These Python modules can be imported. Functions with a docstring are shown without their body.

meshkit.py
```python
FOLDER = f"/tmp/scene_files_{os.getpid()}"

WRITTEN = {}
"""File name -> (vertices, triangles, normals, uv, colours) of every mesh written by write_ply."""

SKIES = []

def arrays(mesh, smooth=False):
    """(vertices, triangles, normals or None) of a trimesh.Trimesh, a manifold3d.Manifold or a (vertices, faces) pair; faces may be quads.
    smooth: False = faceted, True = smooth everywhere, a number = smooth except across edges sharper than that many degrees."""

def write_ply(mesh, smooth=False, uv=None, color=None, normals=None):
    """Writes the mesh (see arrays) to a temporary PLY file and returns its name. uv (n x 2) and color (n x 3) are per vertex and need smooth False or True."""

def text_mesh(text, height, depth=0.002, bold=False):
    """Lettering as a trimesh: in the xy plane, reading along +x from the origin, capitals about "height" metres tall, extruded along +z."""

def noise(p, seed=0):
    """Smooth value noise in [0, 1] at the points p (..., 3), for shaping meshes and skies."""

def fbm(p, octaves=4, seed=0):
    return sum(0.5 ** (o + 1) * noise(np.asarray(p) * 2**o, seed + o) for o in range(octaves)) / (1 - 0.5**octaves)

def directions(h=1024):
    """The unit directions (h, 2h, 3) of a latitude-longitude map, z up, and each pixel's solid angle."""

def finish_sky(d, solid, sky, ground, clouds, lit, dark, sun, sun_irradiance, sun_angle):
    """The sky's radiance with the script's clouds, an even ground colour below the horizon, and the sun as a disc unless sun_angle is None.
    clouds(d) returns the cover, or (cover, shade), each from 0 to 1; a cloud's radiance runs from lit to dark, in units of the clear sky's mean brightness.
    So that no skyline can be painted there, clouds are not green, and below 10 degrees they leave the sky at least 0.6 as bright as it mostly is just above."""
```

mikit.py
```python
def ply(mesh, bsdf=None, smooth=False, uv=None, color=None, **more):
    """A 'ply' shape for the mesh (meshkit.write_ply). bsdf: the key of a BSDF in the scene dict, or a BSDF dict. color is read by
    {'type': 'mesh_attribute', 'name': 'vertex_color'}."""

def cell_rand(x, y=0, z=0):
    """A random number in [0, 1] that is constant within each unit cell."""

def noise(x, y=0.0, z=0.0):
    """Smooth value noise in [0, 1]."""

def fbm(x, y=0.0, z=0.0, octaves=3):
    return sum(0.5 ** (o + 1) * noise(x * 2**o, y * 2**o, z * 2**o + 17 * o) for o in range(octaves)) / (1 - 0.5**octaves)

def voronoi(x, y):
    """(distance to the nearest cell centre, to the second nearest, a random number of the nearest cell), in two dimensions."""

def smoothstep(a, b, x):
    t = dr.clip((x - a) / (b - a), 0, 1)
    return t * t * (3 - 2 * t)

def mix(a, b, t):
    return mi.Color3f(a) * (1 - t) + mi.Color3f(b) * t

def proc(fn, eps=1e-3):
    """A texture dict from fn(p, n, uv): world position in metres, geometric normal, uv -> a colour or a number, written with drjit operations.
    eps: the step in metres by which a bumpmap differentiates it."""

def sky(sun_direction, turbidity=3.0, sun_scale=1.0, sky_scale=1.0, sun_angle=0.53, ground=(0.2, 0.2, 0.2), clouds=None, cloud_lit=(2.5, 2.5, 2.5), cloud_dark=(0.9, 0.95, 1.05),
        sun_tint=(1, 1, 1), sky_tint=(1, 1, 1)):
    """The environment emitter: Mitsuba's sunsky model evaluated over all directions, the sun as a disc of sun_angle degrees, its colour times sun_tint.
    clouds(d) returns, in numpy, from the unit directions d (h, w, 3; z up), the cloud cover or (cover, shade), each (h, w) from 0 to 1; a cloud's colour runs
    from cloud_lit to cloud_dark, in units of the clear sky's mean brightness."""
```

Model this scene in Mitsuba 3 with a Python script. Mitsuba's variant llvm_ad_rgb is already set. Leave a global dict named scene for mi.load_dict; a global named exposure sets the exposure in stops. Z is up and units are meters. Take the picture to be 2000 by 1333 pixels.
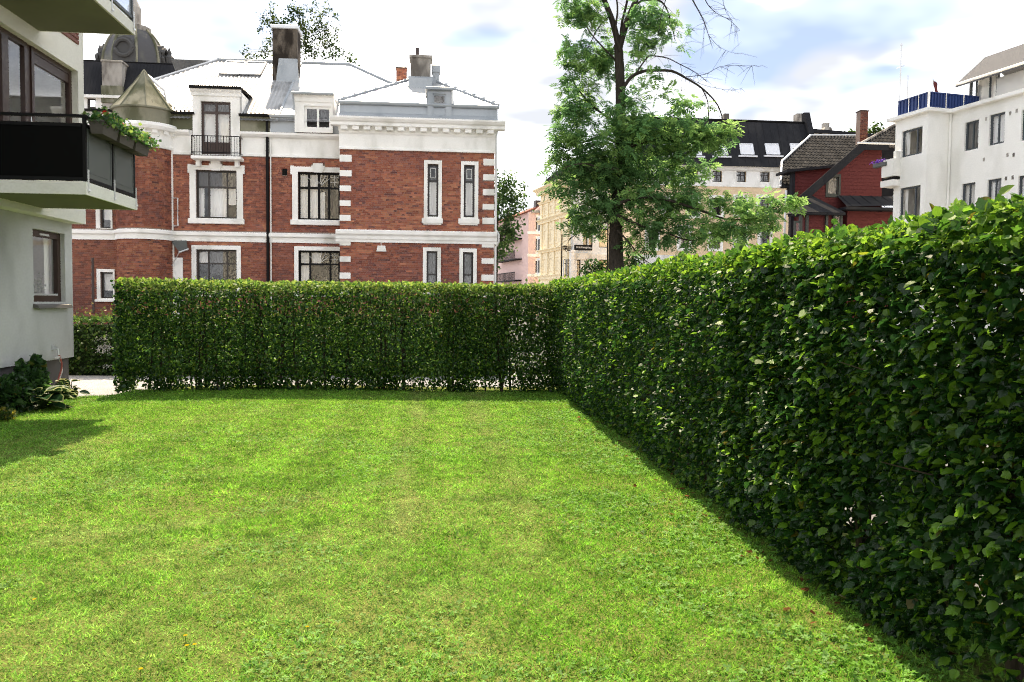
"""A garden lawn framed by clipped hedges, with a red brick villa and a street of houses behind."""
import math, random
import numpy as np, trimesh, shapely
from shapely.geometry import Polygon, box as sbox
import drjit as dr
import mitsuba as mi
import mikit, meshkit
T = mi.ScalarTransform4f
RNG = np.random.default_rng(7)
scene, labels = {}, {}

# ------------------------------------------------------------------ camera, sky, exposure
exposure = 3.1
EYE = (0.0, 0.0, 1.6)
FWD = np.array([0.095736, 0.994256, -0.047855])
UP = np.array([-0.005367, 0.048591, 0.998804])
scene['camera'] = {'type': 'perspective', 'fov': 65.4891, 'fov_axis': 'x', 'near_clip': 0.05, 'far_clip': 2000.0,
                   'to_world': T().look_at(origin=list(EYE), target=list(np.array(EYE) + FWD), up=list(UP))}
SUN_EL, SUN_AZ = math.radians(58.0), math.radians(-6.5)
SUN = (math.sin(SUN_AZ) * math.cos(SUN_EL), math.cos(SUN_AZ) * math.cos(SUN_EL), math.sin(SUN_EL))

GAPS = [((-0.2514, 0.9099, 0.3300), .20, .045, 1.0), ((-0.1054, 0.9368, 0.3336), .05, .04, .8), ((0.3319, 0.8950, 0.2980), .06, .06, .85), ((0.5228, 0.7899, 0.3205), .22, .035, .9), ((0.5126, 0.8223, 0.2470), .10, .018, .55), ((0.0459, 0.9532, 0.2989), .14, .02, .5)]
def cloud_cover(d):
    z = np.maximum(d[..., 2], 0.0) + 0.22
    p = np.stack([d[..., 0] / z * 1.15 + 3.1, d[..., 1] / z * 1.5 + 7.7, np.zeros_like(z)], -1)
    a = meshkit.fbm(p * 1.3, 5, 3)
    b = meshkit.fbm(p * 3.1 + 9.0, 4, 11)
    cover = np.clip((a * 0.75 + b * 0.25 - 0.34) / 0.16, 0, 1)
    cover = cover * cover * (3 - 2 * cover)
    low = np.clip((0.50 - d[..., 2]) / 0.14, 0, 1)          # a veil of cloud low down, torn open in a few places
    veil = np.full_like(cover, 0.97)
    for g, rx, rz, w in GAPS:
        g = np.array(g); az = np.arctan2(d[..., 0], d[..., 1]) - math.atan2(g[0], g[1]); el = np.arcsin(np.clip(d[..., 2], -1, 1)) - math.asin(g[2])
        q = np.exp(-(az / rx) ** 2 - (el / rz) ** 2) * w
        veil = veil - np.clip((q + (b - .5) * .9 - .22) * 2.2, 0, .86) * np.clip(q * 6, 0, 1)
    cover = cover * (1 - low) + np.clip(veil, 0.42, 1) * low
    return 0.06 + 0.92 * cover, np.clip((b * .5 + a * .5 - 0.40) * 4.2, 0, 1)

scene['sky'] = mikit.sky(SUN, turbidity=3, clouds=cloud_cover, cloud_lit=(4.8, 4.8, 4.8), cloud_dark=(1.85, 1.89, 1.97), sun_tint=(1.0, 0.97, 0.9), sky_tint=(.52, .56, .645))

# ------------------------------------------------------------------ frames: (u right, v inwards, z up) on a wall -> world
TH = math.radians(10.6)
NV, SV = np.array([math.cos(TH), math.sin(TH), 0]), np.array([-math.sin(TH), math.cos(TH), 0])
def FY(y): return lambda P: np.stack([P[:, 0], P[:, 1] + y, P[:, 2]], 1)
def FX(x): return lambda P: np.stack([x - P[:, 1], P[:, 0], P[:, 2]], 1)
def FN(n): return lambda P: np.outer(P[:, 1] + n, NV) + np.outer(-P[:, 0], SV) + np.outer(P[:, 2], [0, 0, 1])
def FS(s): return lambda P: np.outer(P[:, 0], NV) + np.outer(P[:, 1] + s, SV) + np.outer(P[:, 2], [0, 0, 1])
def FR(cx, cy, r):  # round wall facing -y at u = 0
    return lambda P: np.stack([cx + (r - P[:, 1]) * np.sin(P[:, 0] / r), cy - (r - P[:, 1]) * np.cos(P[:, 0] / r), P[:, 2]], 1)
def ident(P): return P

class B:
    """Collects pieces of one mesh."""
    def __init__(self, f=ident):
        self.f, self.V, self.F, self.C, self.n = f, [], [], [], 0
    def add(self, v, f, c=None):
        v = self.f(np.asarray(v, float).reshape(-1, 3)); f = np.asarray(f, int)
        if f.shape[1] == 4:
            f = np.vstack([f[:, [0, 1, 2]], f[:, [0, 2, 3]]])
        self.V.append(v); self.F.append(f + self.n); self.n += len(v)
        self.C.append(np.broadcast_to(np.ones(3) if c is None else np.asarray(c, float), (len(v), 3)))
        return self
    def quad(self, a, b, c, d, col=None): return self.add([a, b, c, d], [[0, 1, 2, 3]], col)
    def box(self, u0, u1, v0, v1, z0, z1, col=None, back=True):
        if u0 > u1: u0, u1 = u1, u0
        if v0 > v1: v0, v1 = v1, v0
        if z0 > z1: z0, z1 = z1, z0
        P = [[u, v, z] for u in (u0, u1) for v in (v0, v1) for z in (z0, z1)]
        q = [[0, 4, 5, 1], [4, 6, 7, 5], [2, 0, 1, 3], [1, 5, 7, 3], [0, 2, 6, 4]] + ([[6, 2, 3, 7]] if back else [])
        return self.add(P, q, col)
    def bevel(self, u0, u1, v0, v1, z0, z1, r=0.01, col=None):
        m = trimesh.convex.convex_hull(np.array([[u, v, z] for k in range(3) for u in ((u0 + r * (k != 0)), (u1 - r * (k != 0))) for v in ((v0 + r * (k != 1)), (v1 - r * (k != 1))) for z in ((z0 + r * (k != 2)), (z1 - r * (k != 2)))]))
        return self.add(m.vertices, m.faces, col)
    def prism(self, poly, v0, v1, col=None):
        """A (u, z) outline between the depths v0 and v1."""
        for g in getattr(poly if isinstance(poly, shapely.Geometry) else Polygon(poly), 'geoms', [poly if isinstance(poly, shapely.Geometry) else Polygon(poly)]):
            if g.geom_type != 'Polygon' or g.area < 1e-6: continue
            m = trimesh.creation.extrude_polygon(g, abs(v1 - v0), engine='earcut')
            w = m.vertices
            self.add(np.stack([w[:, 0], max(v0, v1) - w[:, 2], w[:, 1]], 1), m.faces, col)
        return self
    def prof(self, pts, u0, u1, col=None, seg=1):
        """A (v, z) outline drawn along u."""
        m = trimesh.creation.extrude_polygon(Polygon(pts), 1.0, engine='earcut')
        w = m.vertices
        if seg == 1:
            return self.add(np.stack([u0 + (u1 - u0) * w[:, 2], w[:, 0], w[:, 1]], 1), m.faces, col)
        k = len(pts); U = np.linspace(u0, u1, seg + 1)
        P = np.array([[u, a, b] for u in U for a, b in pts])
        q = [[i * k + j, (i + 1) * k + j, (i + 1) * k + (j + 1) % k, i * k + (j + 1) % k] for i in range(seg) for j in range(k)]
        return self.add(P, q, col)
    def tube(self, pts, r, n=8, col=None):
        pts = np.asarray(pts, float); r = np.broadcast_to(np.asarray(r, float), len(pts)); k = len(pts)
        t = np.gradient(pts, axis=0); t /= np.linalg.norm(t, axis=1, keepdims=True) + 1e-12
        ref = np.array([0.0, 0, 1]) if abs(t[:, 2]).mean() < 0.8 else np.array([1.0, 0, 0])
        a = np.cross(t, ref); a /= np.linalg.norm(a, axis=1, keepdims=True) + 1e-12; b = np.cross(t, a)
        ang = np.arange(n) * 2 * np.pi / n
        P = pts[:, None] + r[:, None, None] * (np.cos(ang)[None, :, None] * a[:, None] + np.sin(ang)[None, :, None] * b[:, None])
        q = [[i * n + j, i * n + (j + 1) % n, (i + 1) * n + (j + 1) % n, (i + 1) * n + j] for i in range(k - 1) for j in range(n)]
        self.add(P.reshape(-1, 3), q, col)
        for i, o in ((0, 1), (k - 1, -1)):
            self.add(np.vstack([P[i], pts[i]]), [[j, (j + o) % n, n] if o < 0 else [(j + 1) % n, j, n] for j in range(n)], col)
        return self
    def lathe(self, prof, c, n=24, a0=0.0, col=None):
        """prof: (radius, z) from the bottom up, about the vertical through c."""
        ang = a0 + np.arange(n) * 2 * np.pi / n; k = len(prof)
        P = [[c[0] + r * math.cos(a), c[1] + r * math.sin(a), z] for r, z in prof for a in ang]
        return self.add(P, [[i * n + j, i * n + (j + 1) % n, (i + 1) * n + (j + 1) % n, (i + 1) * n + j] for i in range(k - 1) for j in range(n)], col)
    def mesh(self): return np.vstack(self.V), np.vstack(self.F)
    def put(self, key, mat, smooth=False, color=False, exact=False):
        v, f = self.mesh()
        return put(key, mikit.ply((v, f), mat, smooth, color=np.vstack(self.C) if color else None), exact)

USED = {}
def put(key, shape, exact=False):
    """Adds the shape under its key, numbered if the key is taken."""
    n = USED.get(key, 0); USED[key] = n + 1
    k = key if n == 0 else f'{key}_{n:03d}'
    scene[k] = shape
    return k
def name(key):
    n = USED.get(key, 0); USED[key] = n + 1
    return key if n == 0 else f'{key}_{n:03d}'
def tag(key, label=None, category=None, group=None, kind=None):
    d = labels.setdefault(key, {})
    for k, v in (('label', label), ('category', category), ('group', group), ('kind', kind)):
        if v: d[k] = v
    return key
def thing(key, label, category, group=None): return tag(name(key), label, category, group)

# ------------------------------------------------------------------ materials
def mat(key, d): scene[key] = d; return key
def pr(col, rough=0.6, spec=0.5, **k):
    c = col if isinstance(col, dict) else {'type': 'rgb', 'value': list(col)}
    return {'type': 'twosided', 'b': {'type': 'principled', 'base_color': c, 'roughness': rough, 'specular': spec, **k}}
VC = {'type': 'mesh_attribute', 'name': 'vertex_color'}
def stained(base, dirt, s, amount, lo=0.45):
    def fn(p, n, uv):
        a = mikit.fbm(p.x * s, p.y * s, p.z * s * 0.35, 4); g = mikit.noise(p.x * 47, p.y * 47, p.z * 47)
        return mikit.mix(base, dirt, mikit.smoothstep(lo, lo + 0.3, a) * amount) * (0.94 + 0.12 * g)
    return mikit.proc(fn)
mat('m_white', pr(stained((.80, .80, .78), (.55, .55, .51), 1.6, .75), .6, .25))
mat('m_render', pr(stained((.72, .72, .70), (.55, .55, .53), .9, .7), .85, .2))
mat('m_brightrender', pr(stained((.78, .78, .75), (.62, .62, .58), 1.1, .7), .85, .2))
mat('m_greyrender', pr(stained((.43, .435, .435), (.27, .275, .27), 1.2, .9), .85, .2))
mat('m_warmrender', pr(stained((.60, .60, .55), (.48, .48, .44), .9, .7), .85, .2))
mat('m_soffit_shade', pr(stained((.150, .158, .105), (.11, .115, .08), .9, .7), .9, .1))  # pale slab painted dark olive underneath, imitating shade and green light off the lawn
mat('m_chimney', pr(stained((.115, .098, .080), (.022, .018, .015), 3.2, .95, .36), .9, .1))
mat('m_greenish', pr(stained((.21, .205, .155), (.07, .075, .04), 2.3, .85, .38), .8, .2))
mat('m_conc', pr(stained((.36, .34, .31), (.10, .09, .08), 2.0, .95, .40), .9, .2))
mat('m_metal', {'type': 'twosided', 'b': {'type': 'principled', 'base_color': stained((.60, .61, .62), (.42, .43, .44), 1.3, .8), 'metallic': .85, 'roughness': .50, 'specular': .5}})
mat('m_sheetmetal', {'type': 'twosided', 'b': {'type': 'principled', 'base_color': stained((.42, .425, .43), (.24, .245, .25), 1.7, .9, .40), 'metallic': .7, 'roughness': .55, 'specular': .4}})
mat('m_lead', pr(stained((.34, .37, .40), (.23, .26, .29), 1.3, .8), .5, .5, metallic=.3))
mat('m_slate', pr(stained((.022, .023, .027), (.040, .040, .042), 1.2, .6), .9, .06))
mat('m_var', pr(VC, .8, .25))
mat('m_varsat', pr(VC, .85, .12))
mat('m_mortar', pr((.23, .175, .15), .95, .1))
mat('m_black', pr((.004, .004, .0045), .55, .15))
mat('m_steel', pr((.62, .63, .64), .4, .5, metallic=.6))
mat('m_brown', pr((.030, .013, .009), .4, .5))
mat('m_darkframe', pr((.022, .018, .017), .45, .5))
mat('m_panel', pr((.060, .068, .066), .5, .5))
mat('m_panel_shaded', pr((.0015, .0015, .0015), .7, .08))  # front railing panel coloured near black for the shade on that side
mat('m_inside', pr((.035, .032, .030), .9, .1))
mat('m_curtain', pr((.72, .72, .70), .95, .05))
mat('m_blind', pr((.10, .095, .09), .9, .1))
mat('m_glass', {'type': 'thindielectric', 'int_ior': 1.52, 'ext_ior': 1.0})
mat('m_blue', pr((.009, .027, .115), .5, .4))
mat('m_grayroof', pr((.10, .102, .108), .95, .05))
mat('m_cream', pr(stained((.80, .70, .50), (.66, .56, .38), 1.0, .5), .85, .2))
mat('m_yellow', pr((.66, .52, .35), .85, .2))
mat('m_pink', pr((.62, .46, .43), .85, .2))
mat('m_red', pr((.100, .025, .025), .8, .2))
mat('m_plinth', pr((.10, .095, .095), .9, .2))
mat('m_domeslate', pr(stained((.075, .075, .080), (.14, .14, .11), 1.4, .8, .4), .7, .3))
mat('m_domedark', pr((.075, .075, .075), .8, .2))
mat('m_roofred', pr((.20, .07, .05), .8, .2))
mat('m_skylight', pr((.66, .68, .72), .3, .5))  # pale pane colour stands in for the sky reflected in the glass
mat('m_greygreen', pr((.045, .052, .048), .6, .3))
mat('m_slatefr', pr((.045, .055, .065), .5, .4))
mat('m_grayroof2', pr((.42, .43, .44), .8, .2))
mat('m_sill', pr((.11, .105, .10), .5, .4, metallic=.4))
mat('m_redbrown', pr((.13, .045, .03), .6, .3))
mat('m_hose', pr((.35, .09, .07), .5, .4))
mat('m_frosted', {'type': 'blendbsdf', 'weight': .45, 'a': {'type': 'thindielectric', 'int_ior': 1.5}, 'b': {'type': 'twosided', 'b': {'type': 'diffuse', 'reflectance': {'type': 'rgb', 'value': [.55, .62, .72]}}}})
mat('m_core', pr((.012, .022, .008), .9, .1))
mat('m_box', pr((.055, .048, .042), .6, .4))
def bark_fn(p, n, uv):
    a = mikit.fbm(p.x * 26, p.y * 26, p.z * 5, 3)
    return mikit.mix((.012, .010, .008), (.050, .042, .033), a)
mat('m_bark', {'type': 'bumpmap', 't': mikit.proc(lambda p, n, uv: mikit.fbm(p.x * 26, p.y * 26, p.z * 5, 3), .004), 'scale': .03, 'b': pr(mikit.proc(bark_fn), .9, .2)})
mat('m_twig', pr((.045, .033, .024), .8, .2))
def leafy(spec, rough, trans): return {'type': 'principledthin', 'base_color': VC, 'roughness': rough, 'spec_trans': 0.0, 'diff_trans': trans, 'eta': spec}
def glossy(base, w, rough): return {'type': 'blendbsdf', 'weight': w, 'a': base, 'b': {'type': 'twosided', 'b': {'type': 'roughconductor', 'material': 'none', 'alpha': rough, 'specular_reflectance': {'type': 'rgb', 'value': [.9, .95, .95]}}}}
mat('m_leaf', glossy(leafy(1.5, .40, 1.15), .024, .22))
mat('m_treeleaf', leafy(1.45, .55, 1.3))
mat('m_grass', glossy(leafy(1.4, .6, 1.0), .014, .32))
def path_fn(p, n, uv):
    a = mikit.fbm(p.x * 1.7, p.y * 1.7, 0, 4); g = mikit.noise(p.x * 90, p.y * 90, 0)
    return mikit.mix((.27, .27, .28), (.20, .20, .21), a) * (0.9 + 0.2 * g)
mat('m_path', pr(mikit.proc(path_fn), .9, .2))
def asph_fn(p, n, uv):
    a = mikit.fbm(p.x * .8, p.y * .8, 0, 4); g = mikit.noise(p.x * 60, p.y * 60, 0)
    return mikit.mix((.16, .16, .165), (.10, .10, .105), a) * (0.85 + 0.3 * g)
mat('m_asphalt', pr(mikit.proc(asph_fn), .9, .2))
def soil_fn(p, n, uv):
    a = mikit.fbm(p.x * 2.2, p.y * 2.2, 0, 4); g = mikit.noise(p.x * 120, p.y * 120, 0)
    return mikit.mix((.06, .085, .018), (.12, .13, .035), a) * (0.7 + 0.6 * g)
mat('m_soil', pr(mikit.proc(soil_fn), .95, .1))

# ------------------------------------------------------------------ helpers for walls and windows
def wall_cells(b, u0, u1, z0, z1, holes, thick=0.3, col=None):
    us = sorted({u0, u1, *[min(max(h[i], u0), u1) for h in holes for i in (0, 1)]})
    zs = sorted({z0, z1, *[min(max(h[i], z0), z1) for h in holes for i in (2, 3)]})
    inside = lambda u, z: any(h[0] < u < h[1] and h[2] < z < h[3] for h in holes)
    for ua, ub in zip(us, us[1:]):
        for za, zb in zip(zs, zs[1:]):
            if not inside((ua + ub) / 2, (za + zb) / 2):
                n = max(1, int((ub - ua) / 0.3)) if b.f.__name__ == 'round' else 1
                for i in range(n):
                    a, c = ua + (ub - ua) * i / n, ua + (ub - ua) * (i + 1) / n
                    b.quad((a, 0, za), (c, 0, za), (c, 0, zb), (a, 0, zb), col)
    for h in holes:
        a, c, d, e = h[:4]
        b.quad((a, 0, d), (a, 0, e), (a, thick, e), (a, thick, d), col).quad((c, 0, e), (c, 0, d), (c, thick, d), (c, thick, e), col)
        b.quad((a, 0, e), (c, 0, e), (c, thick, e), (a, thick, e), col).quad((a, thick, d), (c, thick, d), (c, 0, d), (a, 0, d), col)
    return b

def window(parent, fr, u0, u1, z0, z1, fmat='m_darkframe', fw=.06, mull=(), trans=(), recess=.12, curtain=None, part='window', mw=None, label=None, skip=()):
    """A window in the opening (u0, u1, z0, z1): frame, one pane per light, curtain or blind behind. mull, trans: positions of bars as fractions."""
    mw = mw or fw * .8
    b = B(fr); r0, r1 = recess, recess + .07
    b.box(u0, u0 + fw, r0, r1, z0, z1).box(u1 - fw, u1, r0, r1, z0, z1).box(u0 + fw, u1 - fw, r0, r1, z1 - fw, z1).box(u0 + fw, u1 - fw, r0, r1, z0, z0 + fw)
    U = [u0 + fw, *[u0 + m * (u1 - u0) for m in mull], u1 - fw]; Zs = [z0 + fw, *[z0 + t * (z1 - z0) for t in trans], z1 - fw]
    for u in U[1:-1]: b.box(u - mw / 2, u + mw / 2, r0 + .004, r1 - .004, z0 + fw, z1 - fw)
    for z in Zs[1:-1]: b.box(u0 + fw, u1 - fw, r0 + .008, r1 - .008, z - mw / 2, z + mw / 2)
    k = b.put(f'{parent}__{part}', fmat)
    if label: tag(k, label)
    for i, (a, c) in enumerate(zip(U, U[1:])):
        for j, (d, e) in enumerate(zip(Zs, Zs[1:])):
            if (i, j) in skip: continue
            m = (r0 + r1) / 2
            B(fr).quad((a, m, d), (c, m, d), (c, m, e), (a, m, e)).put(f'{k}__pane', 'm_glass')
    for (cu0, cu1, cz0, cz1, cm) in (curtain or ()):
        a, c = u0 + cu0 * (u1 - u0), u0 + cu1 * (u1 - u0); d, e = z0 + cz0 * (z1 - z0), z0 + cz1 * (z1 - z0)
        n = max(6, int((c - a) / .05)); w = np.linspace(a, c, n + 1)
        g = B(fr)
        P = [[u, r1 + .09 + .02 * math.sin(u * 41 + 2 * math.sin(u * 9)), z] for z in (d, e) for u in w]
        g.add(P, [[i, i + 1, n + 2 + i, n + 1 + i] for i in range(n)])
        g.put(f'{k}__curtain', cm, True)
    return k

def ring(b, o, i, v0, v1):
    """A surround: the outer rectangle o less the inner rectangle i (u0, u1, z0, z1)."""
    b.box(o[0], i[0], v0, v1, o[2], o[3]).box(i[1], o[1], v0, v1, o[2], o[3]).box(i[0], i[1], v0, v1, i[3], o[3])
    if o[2] < i[2]: b.box(i[0], i[1], v0, v1, o[2], i[2])
    return b

BRICK = np.array([.90, .95, 1.0]) * np.array([(.30, .095, .055), (.25, .075, .045), (.36, .125, .070), (.21, .065, .045), (.17, .062, .052), (.28, .105, .075), (.40, .16, .085), (.14, .055, .048)])
BRICK = .98 * (BRICK * .90 + BRICK[:7].mean(0) * .10)
def brick_rows(u0, u1, z0, z1, holes, course=.0735, length=.252):
    """(u0, u1, z0, z1, whole, header) of every brick: rows of stretchers and of headers in turn, cut at the openings."""
    out, r, z = [], 0, z0
    while z + .03 < z1:
        L = length if r % 2 == 0 else length / 2
        off = -(length / 4 if r % 4 == 1 else length / 2 if r % 4 == 2 else 0) - .001
        e = min(z + course - .010, z1); m = (z + e) / 2
        cuts = sorted([(h[0], h[1]) for h in holes if h[2] < m < h[3]])
        spans, a = [], u0
        for c0, c1 in cuts:
            if c0 > a: spans.append((a, c0))
            a = max(a, c1)
        if a < u1: spans.append((a, u1))
        for a, c in spans:
            k = math.floor((a - u0 - off) / L)
            while u0 + off + k * L < c:
                x0, x1 = u0 + off + k * L + .005, u0 + off + (k + 1) * L - .005
                y0, y1 = max(x0, a), min(x1, c)
                if y1 - y0 > .03: out.append((y0, y1, z, e, y0 == x0 and y1 == x1 and e == z + course - .010, r % 2))
                k += 1
        z += course; r += 1
    return out
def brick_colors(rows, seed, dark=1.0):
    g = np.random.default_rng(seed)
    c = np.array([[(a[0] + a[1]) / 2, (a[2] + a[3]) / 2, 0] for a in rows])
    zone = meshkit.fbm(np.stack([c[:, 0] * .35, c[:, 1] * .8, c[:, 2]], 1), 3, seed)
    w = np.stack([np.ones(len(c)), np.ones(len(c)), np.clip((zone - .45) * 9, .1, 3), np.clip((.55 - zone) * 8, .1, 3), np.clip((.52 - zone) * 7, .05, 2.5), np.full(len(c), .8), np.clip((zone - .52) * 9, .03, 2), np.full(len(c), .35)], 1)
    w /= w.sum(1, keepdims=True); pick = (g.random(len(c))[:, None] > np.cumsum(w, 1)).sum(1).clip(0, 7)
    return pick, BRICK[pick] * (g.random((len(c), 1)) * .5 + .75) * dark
def brickwork(holder, fr, u0, u1, z0, z1, holes, seed, single=0, dark=1.0, flat=None):
    """Bricks 9 mm proud of the mortar: the first `single` whole ones as entries of their own, the rest as one mesh."""
    rows = brick_rows(u0, u1, z0, z1, holes); pick, col = brick_colors(rows, seed, dark)
    whole = [i for i, r in enumerate(rows) if r[4]]
    mine = set()
    if single and flat is not None:
        order = sorted(whole, key=lambda i: -rows[i][3])[:single]
        for i in order:
            a = rows[i]; key = (int(pick[i]), a[5])
            if key not in brickwork.kit:
                L = a[1] - a[0]; H = a[3] - a[2]
                brickwork.kit[key] = B().box(-L / 2, L / 2, -.009, .02, -H / 2, H / 2, BRICK[key[0]])
                bb = brickwork.kit[key]; brickwork.kit[key] = mikit.ply(bb.mesh(), 'm_var', False, color=np.vstack(bb.C))
            put(f'{holder}__brick', {**brickwork.kit[key], 'to_world': T().translate([(a[0] + a[1]) / 2, flat, (a[2] + a[3]) / 2])})
            mine.add(i)
    b = B(fr)
    for i, a in enumerate(rows):
        if i not in mine: b.box(a[0], a[1], -.009, .004, a[2], a[3], col[i], back=False)
    k = b.put(f'{holder}__brick', 'm_var', color=True); tag(k, kind='stuff')
brickwork.kit = {}

SC = np.random.default_rng(99)
def unit(a): return a / (np.linalg.norm(a, axis=-1, keepdims=True) + 1e-12)
def scatter(b, tpl, tri, P, A, Nn, s, col):
    """Copies of a small template (x across, y along, z normal) at the points P, along A, facing Nn, of size s."""
    A = unit(A); X = unit(np.cross(A, Nn)); Nn = np.cross(X, A); tpl = np.asarray(tpl, float); s = np.broadcast_to(s, len(P))
    jx, jz = (.74 + .44 * SC.random((len(P), 1, 1))), (SC.random((len(P), 1, 1)) * 2.6 - .5)
    V = P[:, None] + s[:, None, None] * (jx * tpl[None, :, 0:1] * X[:, None] + tpl[None, :, 1:2] * A[:, None] + jz * tpl[None, :, 2:3] * Nn[:, None])
    k = len(tpl)
    b.V.append(V.reshape(-1, 3)); b.F.append((np.asarray(tri)[None] + (np.arange(len(P)) * k)[:, None, None]).reshape(-1, 3) + b.n)
    b.C.append(np.repeat(col, k, 0)); b.n += len(P) * k
LEAF8 = np.array([[0, 0, 0], [.30, .10, .10], [.46, .42, .13], [.27, .80, .07], [0, 1.08, -.10], [-.27, .80, .07], [-.46, .42, .13], [-.30, .10, .10], [0, .48, -.02]])
LEAF8T = [[8, i, i + 1] for i in range(0, 7)] + [[8, 7, 0]]
LEAFJ = np.array([[0, 0, 0], [.22, .04, .10], [.40, .16, .02], [.36, .27, .12], [.50, .44, .05], [.38, .55, .12], [.40, .72, .03], [.22, .76, .09], [.17, .92, .02], [0, 1.10, -.12], [-.17, .92, .02], [-.22, .76, .09], [-.40, .72, .03], [-.38, .55, .12], [-.50, .44, .05], [-.36, .27, .12], [-.40, .16, .02], [-.22, .04, .10], [0, .48, -.02]])
LEAFJT = [[18, i, i + 1] for i in range(0, 17)] + [[18, 17, 0]]
LEAF4 = np.array([[0, 0, 0], [.44, .40, .12], [.26, .82, .06], [0, 1.06, -.08], [-.26, .82, .06], [-.44, .40, .12]])
LEAF4T = [[0, 1, 2], [0, 2, 3], [0, 3, 4], [0, 4, 5]]
LEAF2 = np.array([[0, 0, 0], [.30, .45, .08], [0, 1, -.05], [-.30, .45, .08]])
LEAF2T = [[0, 1, 2], [0, 2, 3]]

# ------------------------------------------------------------------ ground
def sheet(x0, x1, y0, y1, z, k, mat_):
    put(k, mikit.ply((np.array([[x0, y0, z], [x1, y0, z], [x1, y1, z], [x0, y1, z]]), np.array([[0, 1, 2], [0, 2, 3]])), mat_)); tag(k, kind='structure')
sheet(-900, 900, -300, 1500, -.06, 'ground', 'm_asphalt')
sheet(-40, 3.4, 13.2, 18.4, -.012, 'pavement', 'm_path')
def lawn_z(x, y):
    return .02 + .05 * np.exp(-((x + 2.6) / 2.2) ** 2 - ((y - 14.0) / 3.0) ** 2) - .06 * np.exp(-((x + 1.7) / .8) ** 2 - ((y - 6.1) / .4) ** 2) + .014 * (meshkit.fbm(np.stack([x * .9, y * .9, 0 * x], -1), 3, 5) - .5)
gx, gy = np.meshgrid(np.arange(-9.0, 3.01, .2), np.arange(-6.0, 14.81, .2))
ok = ~((gx < -5.0) & (gy > 13.35 + .25 * np.clip(gx + 5.6, -1, 1)))
n_ = gx.shape[1]; idx = np.arange(gx.size).reshape(gx.shape)
q = np.stack([idx[:-1, :-1], idx[:-1, 1:], idx[1:, 1:], idx[1:, :-1]], -1)[ok[:-1, :-1] & ok[1:, 1:] & ok[:-1, 1:] & ok[1:, :-1]]
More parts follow.
